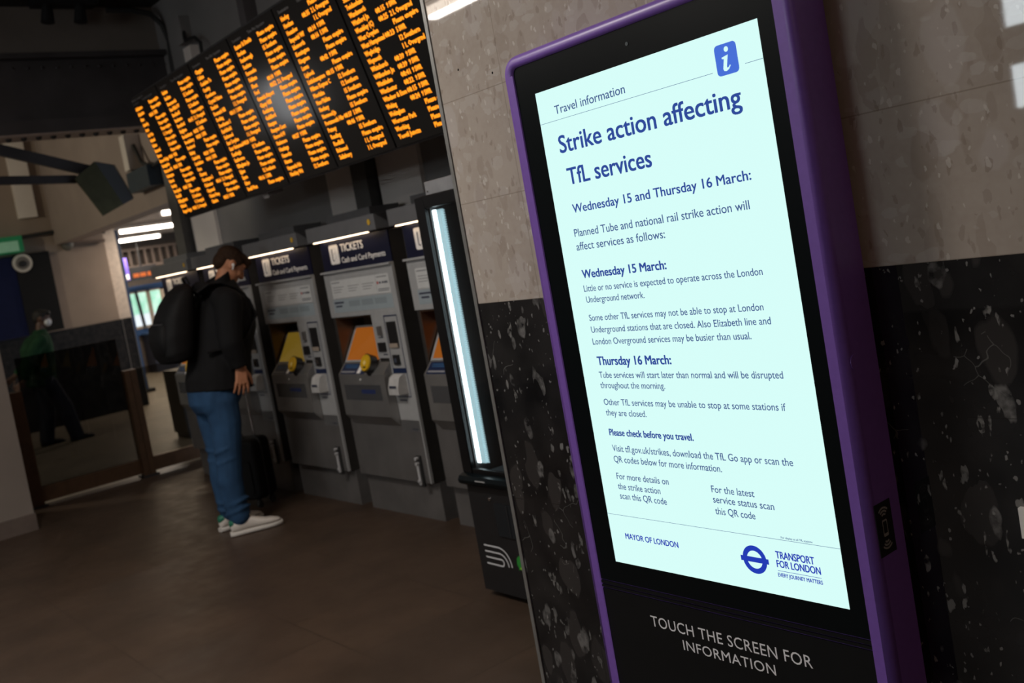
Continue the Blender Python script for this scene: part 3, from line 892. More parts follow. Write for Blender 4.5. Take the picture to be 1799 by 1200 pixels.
for k_ in range(6):
    a, b = cs[k_] - (0 if k_ == 0 else 0.035), cs[k_ + 1] - 0.043
    md = bbox(MB(), a + 0.006, b, 0.012, BH - 0.012, 0.0004, 0.012).build('display_module', M_face, bd)
    t = MB()
    span = cs[k_ + 1] - cs[k_]
    un, ut, up = cs[k_] + 0.015, cs[k_] + span * 0.375, cs[k_] + span * 0.535
    pw = span * 0.325
    rr = random.Random(k_ + 3)
    for r, nm in enumerate(NAMES[k_].split('|')):
        v = 0.752 - r * 0.03545
        o = BP(un, v, 0.0125)
        wn = min(len(nm) * span * 0.0238, span * 0.36)
        t.text(nm, o, BU, BV, width=wn, height=0.0215, weight=0.085, res=1)
        op, tm = rr.choice(OPS)
        if k_ == 5 and 11 <= r <= 16:
            op, tm = ('9 SWR', 1)
        if k_ == 5 and r >= 17:
            op, tm = (PLE, 0)
        if tm:
            t.text('08:%02d' % rr.randint(10, 59), BP(ut, v, 0.0125), BU, BV, width=span * 0.125, height=0.0215, weight=0.085, res=1)
        t.text(op, BP(up, v, 0.0125), BU, BV, width=pw * (1 if op == PLE else len(op) / 13.5), height=0.0215, weight=0.085, res=1)
    t.text('Destination', BP(un, 0.790, 0.0125), BU, BV, width=span * 0.19, height=0.015, mi=1, res=1)
    t.text('Time Plat Operator', BP(ut, 0.790, 0.0125), BU, BV, width=span * 0.36, height=0.015, mi=1, res=1)
    if k_ == 0:
        t.text('Next train to', BP(un, 0.812, 0.0125), BU, BV, width=0.2, height=0.016, mi=1, res=1)
    t.build('lettering', [M_orange, M_head], md)
for u in (1.15, 2.9):
    y = bo.y + 0.12
    MB().box(bo.x + u - 0.04, bo.x + u + 0.04, y - 0.03, y + 0.05, 2.2, 4.4).build('hanger', M_girder, bd)
bbox(MB(), 1.12, 1.18, -0.03, 0.0, -0.12, -0.02).build('latch', M_greyp, bd)

# ---------------------------------------------------------------- ticket machines
TY = 3.02
M_lens = mat('machine_lamp', (1, 1, 1), 0.4, emit=(1.0, 0.74, 0.50), es=5.0, var=0)
M_body = mat('machine_side', (0.028, 0.025, 0.023), 0.5, var=0.1)
M_recess = mat('recess_metal', (0.12, 0.075, 0.05), 0.3, metal=0.6, var=0.1)
M_scro = mat('orange_touchscreen', (0.02, 0.01, 0.0), 0.2, emit=(0.36, 0.10, 0.012), es=0.72, var=0)
M_scry = mat('yellow_touchscreen', (0.02, 0.015, 0.0), 0.2, emit=(0.17, 0.105, 0.012), es=0.7, var=0)
M_yel = mat('yellow_plastic', (0.62, 0.36, 0.01), 0.4, var=0.05)
M_post = mat('poster_white', (0.55, 0.55, 0.54), 0.5, var=0.03)
M_print = mat('poster_print', (0.24, 0.24, 0.25), 0.6, var=0)
M_blueg = mat('poster_blue_grey', (0.30, 0.345, 0.37), 0.5, var=0.03)
M_ink = mat('dark_print', (0.04, 0.045, 0.07), 0.5, var=0)
M_red = mat('red_print', (0.42, 0.03, 0.03), 0.5, var=0)
M_signw = mat('sign_white', (0.78, 0.76, 0.74), 0.45, var=0.03)
M_dkbl = mat('dark_blue_plate', (0.008, 0.018, 0.06), 0.3, var=0)
M_cyan = mat('blue_print', (0.02, 0.10, 0.24), 0.5, var=0)


def ticket_machine(xc, scr):
    r = thing('ticket_machine', (xc, TY, 0), 'ticket machine', 'ticket machine', 'ticket machines along the back wall')

    def B(m, x0, x1, y0, y1, z0, z1, mi=0):
        return m.box(xc + x0, xc + x1, TY + y0, TY + y1, z0, z1, mi)
    B(MB(), -0.405, 0.40, 0.045, 0.27, 0.0, 0.228).build('plinth', M_steeld, r)
    body = B(B(B(B(MB(), -0.40, 0.40, 0.012, 0.27, 0.23, 0.94), -0.40, -0.365, 0.012, 0.27, 0.94, 1.225), 0.072, 0.40, 0.012, 0.27, 0.94, 1.225), -0.40, 0.40, 0.012, 0.27, 1.225, 1.69)
    B(body, -0.365, 0.072, 0.21, 0.27, 0.94, 1.225)
    B(body, 0.40, 0.475, 0.12, 0.27, 0.0, 1.80)
    body.build('cabinet', M_body, r)
    B(B(B(MB(), -0.364, -0.355, 0.005, 0.205, 0.945, 1.224), -0.36, 0.071, 0.196, 0.206, 0.945, 1.224), -0.36, 0.071, 0.01, 0.205, 1.215, 1.224).build('recess_lining', M_recess, r)
    B(MB(), -0.40, 0.392, 0.0, 0.0115, 0.235, 0.60).build('door', M_steeld, r)
    h = B(MB(), 0.295, 0.335, -0.012, -0.0005, 0.215, 0.395)
    h.build('handle_plate', mat('black_plate', (0.02, 0.02, 0.02), 0.4), r)
    M_hand = mat('bright_metal', (0.55, 0.55, 0.56), 0.3, metal=0.3, var=0)
    hd = B(MB(), 0.303, 0.322, -0.026, -0.0125, 0.225, 0.34).build('handle', M_hand, r, bevel=0.004)
    for z in (0.38, 0.35, 0.25):
        MB().cyl((xc + 0.312, TY - 0.0125, z), (xc + 0.312, TY - 0.032, z), 0.009, n=14).build('lock', M_hand, r)
    B(MB(), 0.392, 0.402, -0.006, 0.0115, 0.235, 1.505).build('edge_strip', M_silver, r)
    B(MB(), -0.402, 0.402, -0.02, 0.0115, 1.500, 1.512).build('ledge', M_silver, r)
    # upper information panel
    up = B(MB(), -0.40, 0.391, 0.0, 0.0115, 1.226, 1.4995).build('information_panel', M_silver, r)
    p = MB()

    def rect(x0, x1, z0, z1, mi, y=-0.001):
        p.flat([(x0, z0), (x1, z0), (x1, z1), (x0, z1)], (xc, TY + y, 0), EX, EZ, mi)
    rect(-0.328, 0.340, 1.342, 1.452, 0)
    rect(0.196, 0.198, 1.345, 1.45, 1, -0.0014)
    for c0 in (-0.31, -0.13, 0.04):
        for q_, z in enumerate((1.407, 1.392, 1.377)):
            rect(c0, c0 + 0.13 - 0.02 * q_, z, z + 0.004, 1, -0.0014)
    rect(-0.318, -0.22, 1.434, 1.441, 1, -0.0014)
    rect(0.21, 0.32, 1.434, 1.441, 1, -0.0014)
    rect(0.21, 0.33, 1.365, 1.369, 3, -0.0014)
    rect(0.21, 0.325, 1.355, 1.359, 3, -0.0014)
    rect(0.206, 0.222, 1.396, 1.412, 4, -0.0014)
    for x_ in (0.232, 0.262, 0.285, 0.305):
        rect(x_, x_ + 0.017, 1.398, 1.41, 3, -0.0014)
    rect(-0.34, 0.345, 1.255, 1.335, 2, -0.0008)
    for x_ in (-0.15, 0.0, 0.15):
        rect(x_, x_ + 0.13, 1.285, 1.32, 5, -0.0014)
    rect(-0.326, -0.21, 1.309, 1.320, 3, -0.0014)
    rect(-0.312, -0.235, 1.287, 1.298, 3, -0.0014)
    p.build('instruction_poster', [M_post, M_print, M_blueg, M_ink, M_red, mat('poster_grey_box', (0.23, 0.27, 0.285), 0.5, var=0)], up)
    # header sign
    sg = B(MB(), -0.385, 0.402, 0.005, 0.0118, 1.5125, 1.692).build('header_sign', M_navy, r)
    s = MB()
    y = TY + 0.0045
    s.prism(rrect(xc - 0.282, xc - 0.172, 1.549, 1.667, 0.015), (0, y, 0), EX, EZ, -EY, 0.0008, 0)
    s.flat([(-0.255, 1.575), (-0.238, 1.566), (-0.232, 1.572), (-0.247, 1.580), (-0.243, 1.640), (-0.250, 1.648), (-0.256, 1.640)], (xc, y - 0.001, 0), EX, EZ, 1)
    s.stroke([(-0.232, 1.573), (-0.206, 1.590), (-0.208, 1.648), (-0.243, 1.640)], 0.002, (xc, y - 0.001, 0), EX, EZ, 2)
    s.stroke([(-0.236, 1.61), (-0.208, 1.620)], 0.002, (xc, y - 0.001, 0), EX, EZ, 2)
    s.text('TICKETS', (xc - 0.142, y - 0.0006, 1.617), EX, EZ, width=0.262, height=0.045, weight=0.05)
    s.text('Cash and Card Payments', (xc - 0.149, y - 0.0006, 1.551), EX, EZ, width=0.495, height=0.032, weight=0.03)
    s.build('lettering', [M_signw, M_ink, M_print], sg)
    # hood with its lamp
    B(MB(), -0.405, 0.402, -0.065, 0.26, 1.700, 1.79).build('hood', M_hood, r, bevel=0.004)
    B(MB(), -0.25, 0.27, 0.0, 0.2, 1.791, 1.838).build('hood_plate', M_hood, r)
    plabel(B(MB(), -0.38, 0.24, -0.04, -0.012, 1.6945, 1.6995).build('lamp', M_lens, r), 'warm lit strip under the hood')
    MB().cyl((xc + 0.345, TY - 0.0655, 1.748), (xc + 0.345, TY - 0.068, 1.748), 0.0165, n=20).build('sticker', M_yel, r)
    # touch screen in its recess
    o = Vector((xc, TY, 0))
    v = (Vector((0, 0.125, 1.150)) - Vector((0, 0.005, 0.945)))
    L_ = v.length
    v.normalize()
    nn = Vector((0, -v.z, v.y))
    so_ = o + Vector((-0.345, 0.005, 0.945))
    fm = MB().prism([(0, 0), (0.412, 0), (0.412, L_), (0, L_)], so_, EX, v, -nn, 0.012).build('screen_frame', M_silver, r)
    MB().flat([(0.02, 0.012), (0.40, 0.012), (0.40, L_ - 0.014), (0.02, L_ - 0.014)], so_ + nn * 0.001, EX, v).build('touch_screen', scr, r)
    # shelf with the card reader
    sp = [(-0.06, 0.880), (-0.003, 0.944), (-0.003, 0.562), (-0.06, 0.628)]
    sh = MB().prism(sp, (xc - 0.335, TY, 0), EY, EZ, EX, 0.525)
    sh.build('reader_shelf', M_steel, r)
    q_ = MB()
    B(q_, -0.29, 0.135, -0.0612, -0.0605, 0.725, 0.818, 0)
    q_.build('ticket_window', mat('smoked_window', (0.06, 0.06, 0.063), 0.2, var=0), r)
    MB().flat([(-0.09, 0.765), (0.07, 0.765), (0.07, 0.79), (-0.09, 0.79)], (xc, TY - 0.0618, 0), EX, EZ).build('window_label', mat('dim_blue_label', (0.018, 0.03, 0.10), 0.5, var=0), r)
    MB().cyl((xc - 0.08, TY - 0.0605, 0.850), (xc - 0.08, TY - 0.063, 0.850), 0.006, n=12).build('indicator', M_white, r)
    tv = (Vector((0, -0.003, 0.944)) - Vector((0, -0.06, 0.880))).normalized()
    tn = Vector((0, -tv.z, tv.y))
    to = o + Vector((0, -0.06, 0.880)) + tn * 0.0008
    lb = MB().flat([(-0.32, 0.003), (-0.03, 0.003), (-0.03, 0.078), (-0.32, 0.078)], to, EX, tv, 0)
    t2 = to + tn * 0.0005
    for z_, w_ in ((0.06, 0.14), (0.047, 0.15)):
        lb.flat([(-0.29, z_), (-0.29 + w_, z_), (-0.29 + w_, z_ + 0.006), (-0.29, z_ + 0.006)], t2, EX, tv, 1)
    lb.flat([(-0.31, 0.014), (-0.15, 0.014), (-0.15, 0.024), (-0.31, 0.024)], t2, EX, tv, 3)
    lb.flat([(-0.125, 0.008), (-0.085, 0.008), (-0.085, 0.072), (-0.125, 0.072)], t2, EX, tv, 2)
    lb.build('reader_label', [M_dkbl, M_cyan, M_signw, M_print], r)
    c0 = o + Vector((0.035, -0.05, 0.945))
    ax = Vector((0.0, -0.93, 0.33)).normalized()
    rd = MB().cyl(c0 - ax * 0.03, c0 + ax * 0.02, 0.05, 0.056, n=28)
    rd.cyl(c0 - ax * 0.02 - Vector((0, 0, 0.055)), c0, 0.035, 0.045, n=20)
    rd = rd.build('card_reader', M_black, r)
    fc = MB().cyl(c0 + ax * 0.0205, c0 + ax * 0.03, 0.05, 0.047, n=28)
    plabel(fc.build('reader_face', M_yel, rd), 'round yellow contactless face')
    MB().cyl(c0 + ax * 0.0305, c0 + ax * 0.032, 0.014, n=16).build('reader_mark', mat('pale_yellow', (0.8, 0.6, 0.2), 0.5, var=0), rd)
    # payment column
    pc = B(B(MB(), 0.072, 0.391, 0.0, 0.0115, 0.965, 1.2255), 0.19, 0.391, 0.0, 0.0115, 0.53, 0.965).build('payment_panel', M_silver, r)
    q_ = MB()
    fo = TY - 0.0012
    for (x0, x1, z0, z1) in ((0.207, 0.213, 0.735, 1.214), (0.345, 0.351, 0.735, 1.214), (0.207, 0.351, 1.206, 1.214), (0.207, 0.351, 0.735, 0.741)):
        q_.flat([(x0, z0), (x1, z0), (x1, z1), (x0, z1)], (xc, fo, 0), EX, EZ, 0)
    q_.flat([(0.213, 0.875), (0.345, 0.875), (0.345, 0.905), (0.213, 0.905)], (xc, fo, 0), EX, EZ, 0)
    q_.flat([(0.225, 0.712), (0.30, 0.712), (0.30, 0.721), (0.225, 0.721)], (xc, fo, 0), EX, EZ, 1)
    q_.flat([(0.30, 0.545), (0.36, 0.545), (0.36, 0.552), (0.30, 0.552)], (xc, fo, 0), EX, EZ, 1)
    q_.flat([(0.115, 1.083), (0.165, 1.083), (0.165, 1.09), (0.115, 1.09)], (xc, fo, 0), EX, EZ, 1)
    q_.flat([(0.135, 0.982), (0.185, 0.982), (0.185, 0.99), (0.135, 0.99)], (xc, fo, 0), EX, EZ, 1)
    q_.build('panel_marking', [M_dkbl, M_ink], pc)
    nw = B(MB(), 0.230, 0.324, -0.006, -0.0005, 1.024, 1.176).build('note_slot', M_black, r)
    B(MB(), 0.234, 0.32, -0.012, -0.0065, 1.026, 1.05).build('slot_lip', mat('warm_grey', (0.32, 0.26, 0.21), 0.4), r)
    B(B(MB(), 0.115, 0.125, -0.006, -0.0005, 1.10, 1.152), 0.14, 0.168, -0.014, -0.0005, 1.10, 1.155).build('card_slot', M_steeld, r)
    B(MB(), 0.103, 0.180, -0.010, -0.0005, 1.004, 1.058).build('pin_pad', M_black, r)
    B(MB(), 0.245, 0.305, -0.012, -0.0005, 0.925, 0.983).build('coin_slot', M_black, r)
    B(MB(), 0.262, 0.29, -0.016, -0.0125, 0.94, 0.965).build('coin_slot_mouth', M_chrome, r)
    sc = MB().prism([(-0.001, 0.757), (-0.065, 0.762), (-0.065, 0.800), (-0.045, 0.858), (-0.02, 0.872), (-0.001, 0.874)], (xc + 0.222, TY, 0), EY, EZ, EX, 0.105)
    tr_ = sc.build('ticket_tray', mat('tray_silver', (0.45, 0.44, 0.43), 0.45), r)
    B(MB(), 0.24, 0.31, -0.068, -0.0655, 0.80, 0.815).build('tray_mouth', M_ink, tr_)
    return r


tm = ticket_machine(-5.18, M_scro)
base_children = list(tm.children)


def copy_tree(o, parent):
    c = o.copy()
    COL.objects.link(c)
    c.parent = parent
    for ch in o.children:
        copy_tree(ch, c)
    return c


TL = {-4.235: 'ticket machine half hidden behind the black vending machine',
      -6.125: 'ticket machine with a yellow screen, faced by the person in the black coat',
      -7.07: 'ticket machine mostly hidden behind the person in the black coat',
      -7.97: 'ticket machine at the far end, its sign showing above the backpack'}
tm['label'] = 'ticket machine in full view with an orange screen, second from the vending machine'
for x, lb in TL.items():
    c = tm.copy()
    COL.objects.link(c)
    c.location = (x, TY, 0)
    c['label'] = lb
    for ch in base_children:
        d = copy_tree(ch, c)
        if x == -6.125 and d.name.startswith('touch_screen'):
            d.data = d.data.copy()
            d.data.materials[0] = M_scry

# ---------------------------------------------------------------- vending machine
VY = 2.45
vm = thing('vending_machine', (-3.1, 2.8, 0), 'black vending machine with a lit glass front beside the stone wall', 'vending machine')
x0, x1 = -3.615, -2.62
m = MB().box(x0, x0 + 0.03, VY + 0.02, 3.25, 0.53, 1.765).box(x1 - 0.03, x1, VY + 0.02, 3.25, 0.53, 1.765).box(x0 + 0.03, x1 - 0.03, 3.2, 3.25, 0.53, 1.765).box(x0 + 0.03, x1 - 0.03, VY + 0.02, 3.2, 1.73, 1.765).box(x0, x1, VY + 0.03, 3.25, 0.02, 0.53)
m.build('cabinet', M_black, vm)
m = MB().box(x0, x0 + 0.07, VY, VY + 0.02, 0.56, 1.767).box(x1 - 0.1, x1, VY, VY + 0.02, 0.56, 1.767).box(x0 + 0.07, x1 - 0.1, VY, VY + 0.02, 1.715, 1.767).box(x0 + 0.07, x1 - 0.1, VY, VY + 0.02, 0.56, 0.580)
m.build('door_frame', mat('door_black', (0.004, 0.004, 0.0045), 0.4, spec=0.3), vm, bevel=0.004)
MB().box(x0 + 0.07, x1 - 0.1, VY + 0.006, VY + 0.010, 0.58, 1.715).build('window', glass('vending_glass', (0.80, 0.84, 0.86), 0.10), vm)
MB().box(x0 + 0.031, x0 + 0.05, VY + 0.021, 3.19, 0.535, 1.729).box(x0 + 0.05, x1 - 0.031, 3.17, 3.19, 0.535, 1.729).box(x0 + 0.05, x1 - 0.031, VY + 0.021, 3.17, 0.535, 0.55).build('lining', mat('dark_liner', (0.05, 0.055, 0.062), 0.5), vm)
MB().box(-3.562, -3.5365, VY + 0.0205, VY + 0.16, 0.552, 1.728).build('light_baffle', M_matblack, vm)  # added black strip keeping the LED glow off the left lining
lt = MB().box(-3.535, -3.508, VY + 0.03, VY + 0.05, 0.60, 1.703)
plabel(lt.build('light_strip', mat('white_led', (1, 1, 1), 0.4, emit=(0.90, 1.0, 1.0), es=9.0, var=0), vm), 'glowing white light strip')
ln = MB().box(-3.507, -3.475, VY + 0.03, VY + 0.045, 0.60, 1.703, 0)
for i in range(110):
    z = 0.605 + i * 0.01
    ln.cyl((-3.474, VY + 0.036, z), (-3.458, VY + 0.036, z), 0.004, n=6, mi=0)
ln.build('light_lens', mat('ribbed_lens', (0.5, 0.6, 0.62), 0.3, emit=(0.42, 0.60, 0.63), es=1.0, var=0), vm)
for z in (0.80, 1.02, 1.24, 1.46):
    t = MB().box(-3.44, x1 - 0.04, VY + 0.12, 3.16, z, z + 0.012)
    t.box(-3.44, x1 - 0.04, VY + 0.115, VY + 0.12, z - 0.015, z + 0.03)
    for i in range(6):
        xx = -3.38 + i * 0.13
        pts = [(xx + 0.045 * math.cos(a * 0.7), VY + 0.14 + a * 0.008, z + 0.065 + 0.045 * math.sin(a * 0.7)) for a in range(60)]
        t.tube(pts, 0.002, n=4)
    t.build('tray', mat('tray_grey', (0.16, 0.17, 0.18), 0.4, metal=0.4), vm)
lip = [(0.02, 0.505), (-0.012, 0.508), (-0.03, 0.520), (-0.034, 0.535), (-0.024, 0.552), (0.0, 0.559), (0.02, 0.559)]
MB().prism(lip, (x0, VY, 0), EY, EZ, EX, x1 - x0).build('lip', M_gloss, vm)
MB().box(-3.49, -3.42, VY - 0.035, VY - 0.0345, 0.536, 0.541).build('lip_mark', M_silver, vm)
lo = MB().box(x0 + 0.005, x1 - 0.005, VY + 0.004, VY + 0.029, 0.03, 0.50).build('lower_door', M_black, vm)
MB().box(-3.43, -3.0, VY - 0.004, VY + 0.0035, 0.295, 0.435).build('delivery_flap', mat('smoked_flap', (0.012, 0.015, 0.018), 0.12, var=0), vm)
MB().box(-3.345, -3.338, VY - 0.006, VY - 0.0045, 0.295, 0.435).build('flap_divider', M_matblack, vm)
MB().cyl((-3.457, VY + 0.0035, 0.452), (-3.457, VY - 0.002, 0.452), 0.007, n=14).build('lock', M_chrome, vm)
lg = MB()
o = (0, VY + 0.0032, 0)
for i, (dz, rad) in enumerate(((0.0, 0.078), (0.0265, 0.054))):
    z = 0.237 - dz
    cxx = -3.462 + 0.002 * i
    lg.stroke([(-3.562 + 0.002 * i, z), (cxx, z)] + circ(cxx, z - rad, rad, 12, PI / 2, 0)[1:], 0.007, o, EX, EZ, 0)
lg.stroke([(-3.560, 0.184), (-3.462, 0.184)] + circ(-3.452, 0.170, 0.0145, 10, PI / 2, -PI / 2) + [(-3.462, 0.1555), (-3.560, 0.1555)], 0.007, o, EX, EZ, 0)
lf = [(-3.343, 0.152), (-3.336, 0.162), (-3.346, 0.18), (-3.342, 0.205), (-3.325, 0.220), (-3.300, 0.225), (-3.27, 0.222), (-3.262, 0.20), (-3.268, 0.175), (-3.285, 0.160), (-3.31, 0.157), (-3.332, 0.160)]
lg.flat(lf, o, EX, EZ, 1)
lg.flat([(-3.333, 0.162), (-3.285, 0.205), (-3.262, 0.20), (-3.268, 0.175), (-3.285, 0.160), (-3.31, 0.157)], (0, VY + 0.0028, 0), EX, EZ, 2)
plabel(lg.build('logo', [mat('pale_lines', (0.55, 0.55, 0.56), 0.5, var=0), mat('leaf_green', (0.02, 0.24, 0.03), 0.5, var=0), mat('leaf_lime', (0.20, 0.45, 0.03), 0.5, var=0)], lo), 'white curved lines and a green leaf')
for x in (x0 + 0.06, x1 - 0.06):
    MB().cyl((x, VY + 0.1, 0), (x, VY + 0.1, 0.02), 0.025).build('foot', M_rubber, vm)
    MB().cyl((x, 3.15, 0), (x, 3.15, 0.02), 0.025).build('foot', M_rubber, vm)
tb = thing('trunking_box', (-3.2, 2.6, 1.7705), 'light grey metal box resting on top of the vending machine', 'box')
MB().box(-3.56, -2.7, VY + 0.03, 2.75, 1.7705, 1.828).build('body', mat('light_grey_metal', (0.27, 0.27, 0.28), 0.45, metal=0.2), tb, bevel=0.003)
MB().cyl((-3.54, VY + 0.0295, 1.787), (-3.54, VY + 0.026, 1.787), 0.005, n=10).build('screw', M_chrome, tb)

# ---------------------------------------------------------------- people and what they carry
M_skin = mat('skin', (0.42, 0.185, 0.10), 0.55, spec=0.3, var=0.08, scale=40)
M_skin2 = mat('dark_skin', (0.09, 0.045, 0.03), 0.5, var=0.08, scale=40)
M_hair = mat('brown_hair', (0.030, 0.015, 0.008), 0.75, spec=0.15, var=0.35, scale=70, bump=0.6)
M_coat = mat('black_coat_cloth', (0.0065, 0.0065, 0.0072), 0.85, spec=0.2, var=0.2, scale=14, bump=0.35)
M_jean = mat('blue_denim', (0.022, 0.060, 0.130), 0.85, spec=0.2, var=0.22, scale=9, bump=0.5)
M_shoe = mat('white_leather', (0.62, 0.57, 0.52), 0.45, var=0.05)
M_sole = mat('white_sole', (0.55, 0.52, 0.48), 0.6, var=0.05)
M_green = mat('green_leather_tab', (0.01, 0.14, 0.08), 0.5, var=0.05)
M_bag = mat('black_nylon', (0.0035, 0.0035, 0.004), 0.7, spec=0.25, var=0.2, scale=30, bump=0.15)


def ering(c, rx, ry, n=24, tilt=0.0, power=2.0):
    """horizontal superellipse ring; tilt leans the ring about x"""
    c = Vector(c)
    out = []
    for i in range(n):
        t = 2 * PI * i / n
        cx, sy = math.cos(t), math.sin(t)
        x = rx * math.copysign(abs(cx) ** (2 / power), cx)
        y = ry * math.copysign(abs(sy) ** (2 / power), sy)
        out.append(c + Vector((x, y * math.cos(tilt), y * math.sin(tilt))))
    return out


def chain(m, pts, n=14):
    """round-ended limb through (point, radius) pairs"""
    for i in range(len(pts) - 1):
        m.cyl(pts[i][0], pts[i + 1][0], pts[i][1], pts[i + 1][1], n=n)
    for p, r in pts:
        m.ell(p, r, r, r, n=14, k=8)
    return m


def hand(m, wrist, d, palm_n, side, curl=0.5, size=1.0):
    """palm, four fingers and a thumb; d is where the fingers point, palm_n the way the palm faces"""
    w, d, pn = Vector(wrist), Vector(d).normalized(), Vector(palm_n).normalized()
    sd = d.cross(pn).normalized() * side          # towards the thumb
    s = size
    for k_, t in ((-0.026, 0.085), (-0.009, 0.092), (0.009, 0.09), (0.026, 0.084)):
        chain(m, [(w + sd * k_ * 0.6 * s + d * 0.0, 0.017 * s), (w + d * t * s + sd * k_ * s, 0.0125 * s)], 10)
    for k_, ln in ((-0.034, 0.066), (-0.0115, 0.080), (0.0115, 0.084), (0.034, 0.074)):
        b = w + d * 0.088 * s + sd * k_ * s
        a1, a2, a3 = curl * 0.5, curl * 1.1, curl * 1.6
        pts = [(b, 0.0095 * s)]
        for a, f_, r_ in ((a1, 0.42, 0.0086), (a2, 0.32, 0.0078), (a3, 0.26, 0.007)):
            b = b + (d * math.cos(a) + pn * math.sin(a) + sd * k_ * 3.2) * ln * f_ * s
            pts.append((b, r_ * s))
        chain(m, pts, 8)
    b = w + d * 0.022 * s + sd * 0.026 * s
    pts = [(b, 0.014 * s)]
    for a, f_, r_ in ((0.75, 0.040, 0.0125), (0.45, 0.032, 0.0105), (0.3, 0.026, 0.009)):
        b = b + (sd * math.sin(a) + d * math.cos(a) + pn * 0.45).normalized() * f_ * s
        pts.append((b, r_ * s))
    chain(m, pts, 8)


def head(m, c, rot, s=1.0):
    """head with face along local +y, up along local +z; c is the centre of the skull"""
    c = Vector(c)

    def P(x, y, z):
        return c + rot @ (Vector((x, y, z)) * s)

    def E(x, y, z, a, b, d, n=18, k=12):
        m.ell(P(x, y, z), a * s, b * s, d * s, rot, n, k)
    E(0, -0.012, 0.018, 0.077, 0.098, 0.092, 24, 16)
    E(0, 0.028, -0.035, 0.063, 0.063, 0.085)
    E(0, 0.055, -0.088, 0.036, 0.032, 0.030)          # chin
    E(0, 0.030, -0.075, 0.055, 0.050, 0.036)          # jaw
    E(0, 0.068, 0.038, 0.052, 0.026, 0.018)           # brow
    E(0.036, 0.064, -0.024, 0.022, 0.022, 0.022)
    E(-0.036, 0.064, -0.024, 0.022, 0.022, 0.022)
    chain(m, [(P(0, 0.086, 0.018), 0.009 * s), (P(0, 0.108, -0.022), 0.012 * s)], 10)
    E(0, 0.100, -0.027, 0.017, 0.012, 0.010)
    E(0, 0.084, -0.056, 0.025, 0.012, 0.007)          # lips
    E(0, 0.082, -0.068, 0.022, 0.012, 0.007)
    for sgn in (-1, 1):
        E(sgn * 0.031, 0.073, 0.012, 0.013, 0.012, 0.009)
        E(sgn * 0.078, -0.004, -0.012, 0.009, 0.021, 0.033)
        E(sgn * 0.083, -0.012, 0.003, 0.009, 0.013, 0.018)


def hair(m, c, rot, s=1.0, lift=0.0):
    c = Vector(c)

    def E(x, y, z, a, b, d):
        m.ell(c + rot @ (Vector((x, y, z)) * s), a * s, b * s, d * s, rot, 20, 14)
    E(0, -0.022, 0.045, 0.083, 0.098, 0.078)
    E(0, 0.035, 0.078, 0.066, 0.062, 0.038)
    E(0, 0.070, 0.070, 0.055, 0.034, 0.026)
    E(0, -0.062, 0.0, 0.070, 0.056, 0.072)
    E(0, 0.088, 0.060, 0.046, 0.020, 0.022)
    for sgn in (-1, 1):
        E(sgn * 0.062, -0.012, 0.035, 0.022, 0.06, 0.042)
        E(sgn * 0.070, 0.018, 0.012, 0.010, 0.012, 0.026)
        E(sgn * 0.03, 0.075, 0.082, 0.03, 0.03, 0.022)


MX = -6.13
mn = thing('person', (MX, 2.42, 0), 'person in black coat and blue jeans looking down at a ticket machine', 'person')
hc = Vector((MX, 2.672, 1.660))
hrot = Matrix.Rotation(math.radians(-46), 3, 'X') @ Matrix.Rotation(math.radians(-6), 3, 'Z')
rs, re_, rw = Vector((MX + 0.195, 2.525, 1.455)), Vector((MX + 0.245, 2.475, 1.19)), Vector((MX + 0.225, 2.515, 1.03))
ls, le, lw = Vector((MX - 0.195, 2.525, 1.455)), Vector((MX - 0.27, 2.50, 1.17)), Vector((MX - 0.355, 2.665, 0.975))
b = MB()
head(b, hc, hrot, 0.98)
chain(b, [((MX, 2.565, 1.47), 0.062), ((MX, 2.615, 1.57), 0.058), ((MX, 2.64, 1.63), 0.055)])
b.loft([ering((MX, 2.43, 0.86), 0.15, 0.10), ering((MX, 2.47, 1.1), 0.14, 0.10), ering((MX, 2.53, 1.32), 0.17, 0.11), ering((MX, 2.545, 1.46), 0.15, 0.08), ering((MX, 2.56, 1.50), 0.07, 0.06)])
for s_, sh_, el, wr in ((1, rs, re_, rw), (-1, ls, le, lw)):
    chain(b, [(sh_ - Vector((0.06 * s_, 0, 0)), 0.06), (sh_, 0.055), (el, 0.042), (wr, 0.028)])
for s_ in (-1, 1):
    chain(b, [((MX + 0.085 * s_, 2.42, 0.88), 0.085), ((MX + 0.10 * s_, 2.39, 0.50), 0.055), ((MX + 0.105 * s_, 2.375 - 0.01 * s_, 0.09), 0.038)])
hand(b, rw + Vector((0, 0.0, -0.005)), (0.03, -0.14, -1), (-1, 0.15, 0.05), 1, 0.5, 1.05)
HT = Vector((-6.53, 2.79, 0.885))
hand(b, lw, HT - lw - Vector((0, 0, -0.03)), (0.1, 0.1, -1), 1, 1.2, 0.98)
b.build('body', M_skin, mn, remesh=0.0045, smooth=2)
h_ = MB()
hair(h_, hc, hrot, 0.98)
h_.build('hair', M_hair, mn, remesh=0.007, smooth=2)
for s_ in (-1, 1):
    MB().ell(hc + hrot @ Vector((0.031 * s_, 0.083, 0.012)), 0.006, 0.005, 0.005, hrot, 12, 8).build('eye', M_ink, mn)
MB().ell(hc + hrot @ Vector((0.032, 0.088, 0.034)), 0.017, 0.006, 0.004, hrot, 12, 8).ell(hc + hrot @ Vector((-0.032, 0.088, 0.034)), 0.017, 0.006, 0.004, hrot, 12, 8).build('eyebrows', M_hair, mn)
eb = MB().ell(hc + hrot @ Vector((0.088, -0.002, -0.012)), 0.010, 0.010, 0.010, hrot, 12, 8)
eb.cyl(hc + hrot @ Vector((0.090, 0.002, -0.016)), hc + hrot @ Vector((0.088, 0.012, -0.040)), 0.0045, n=8)
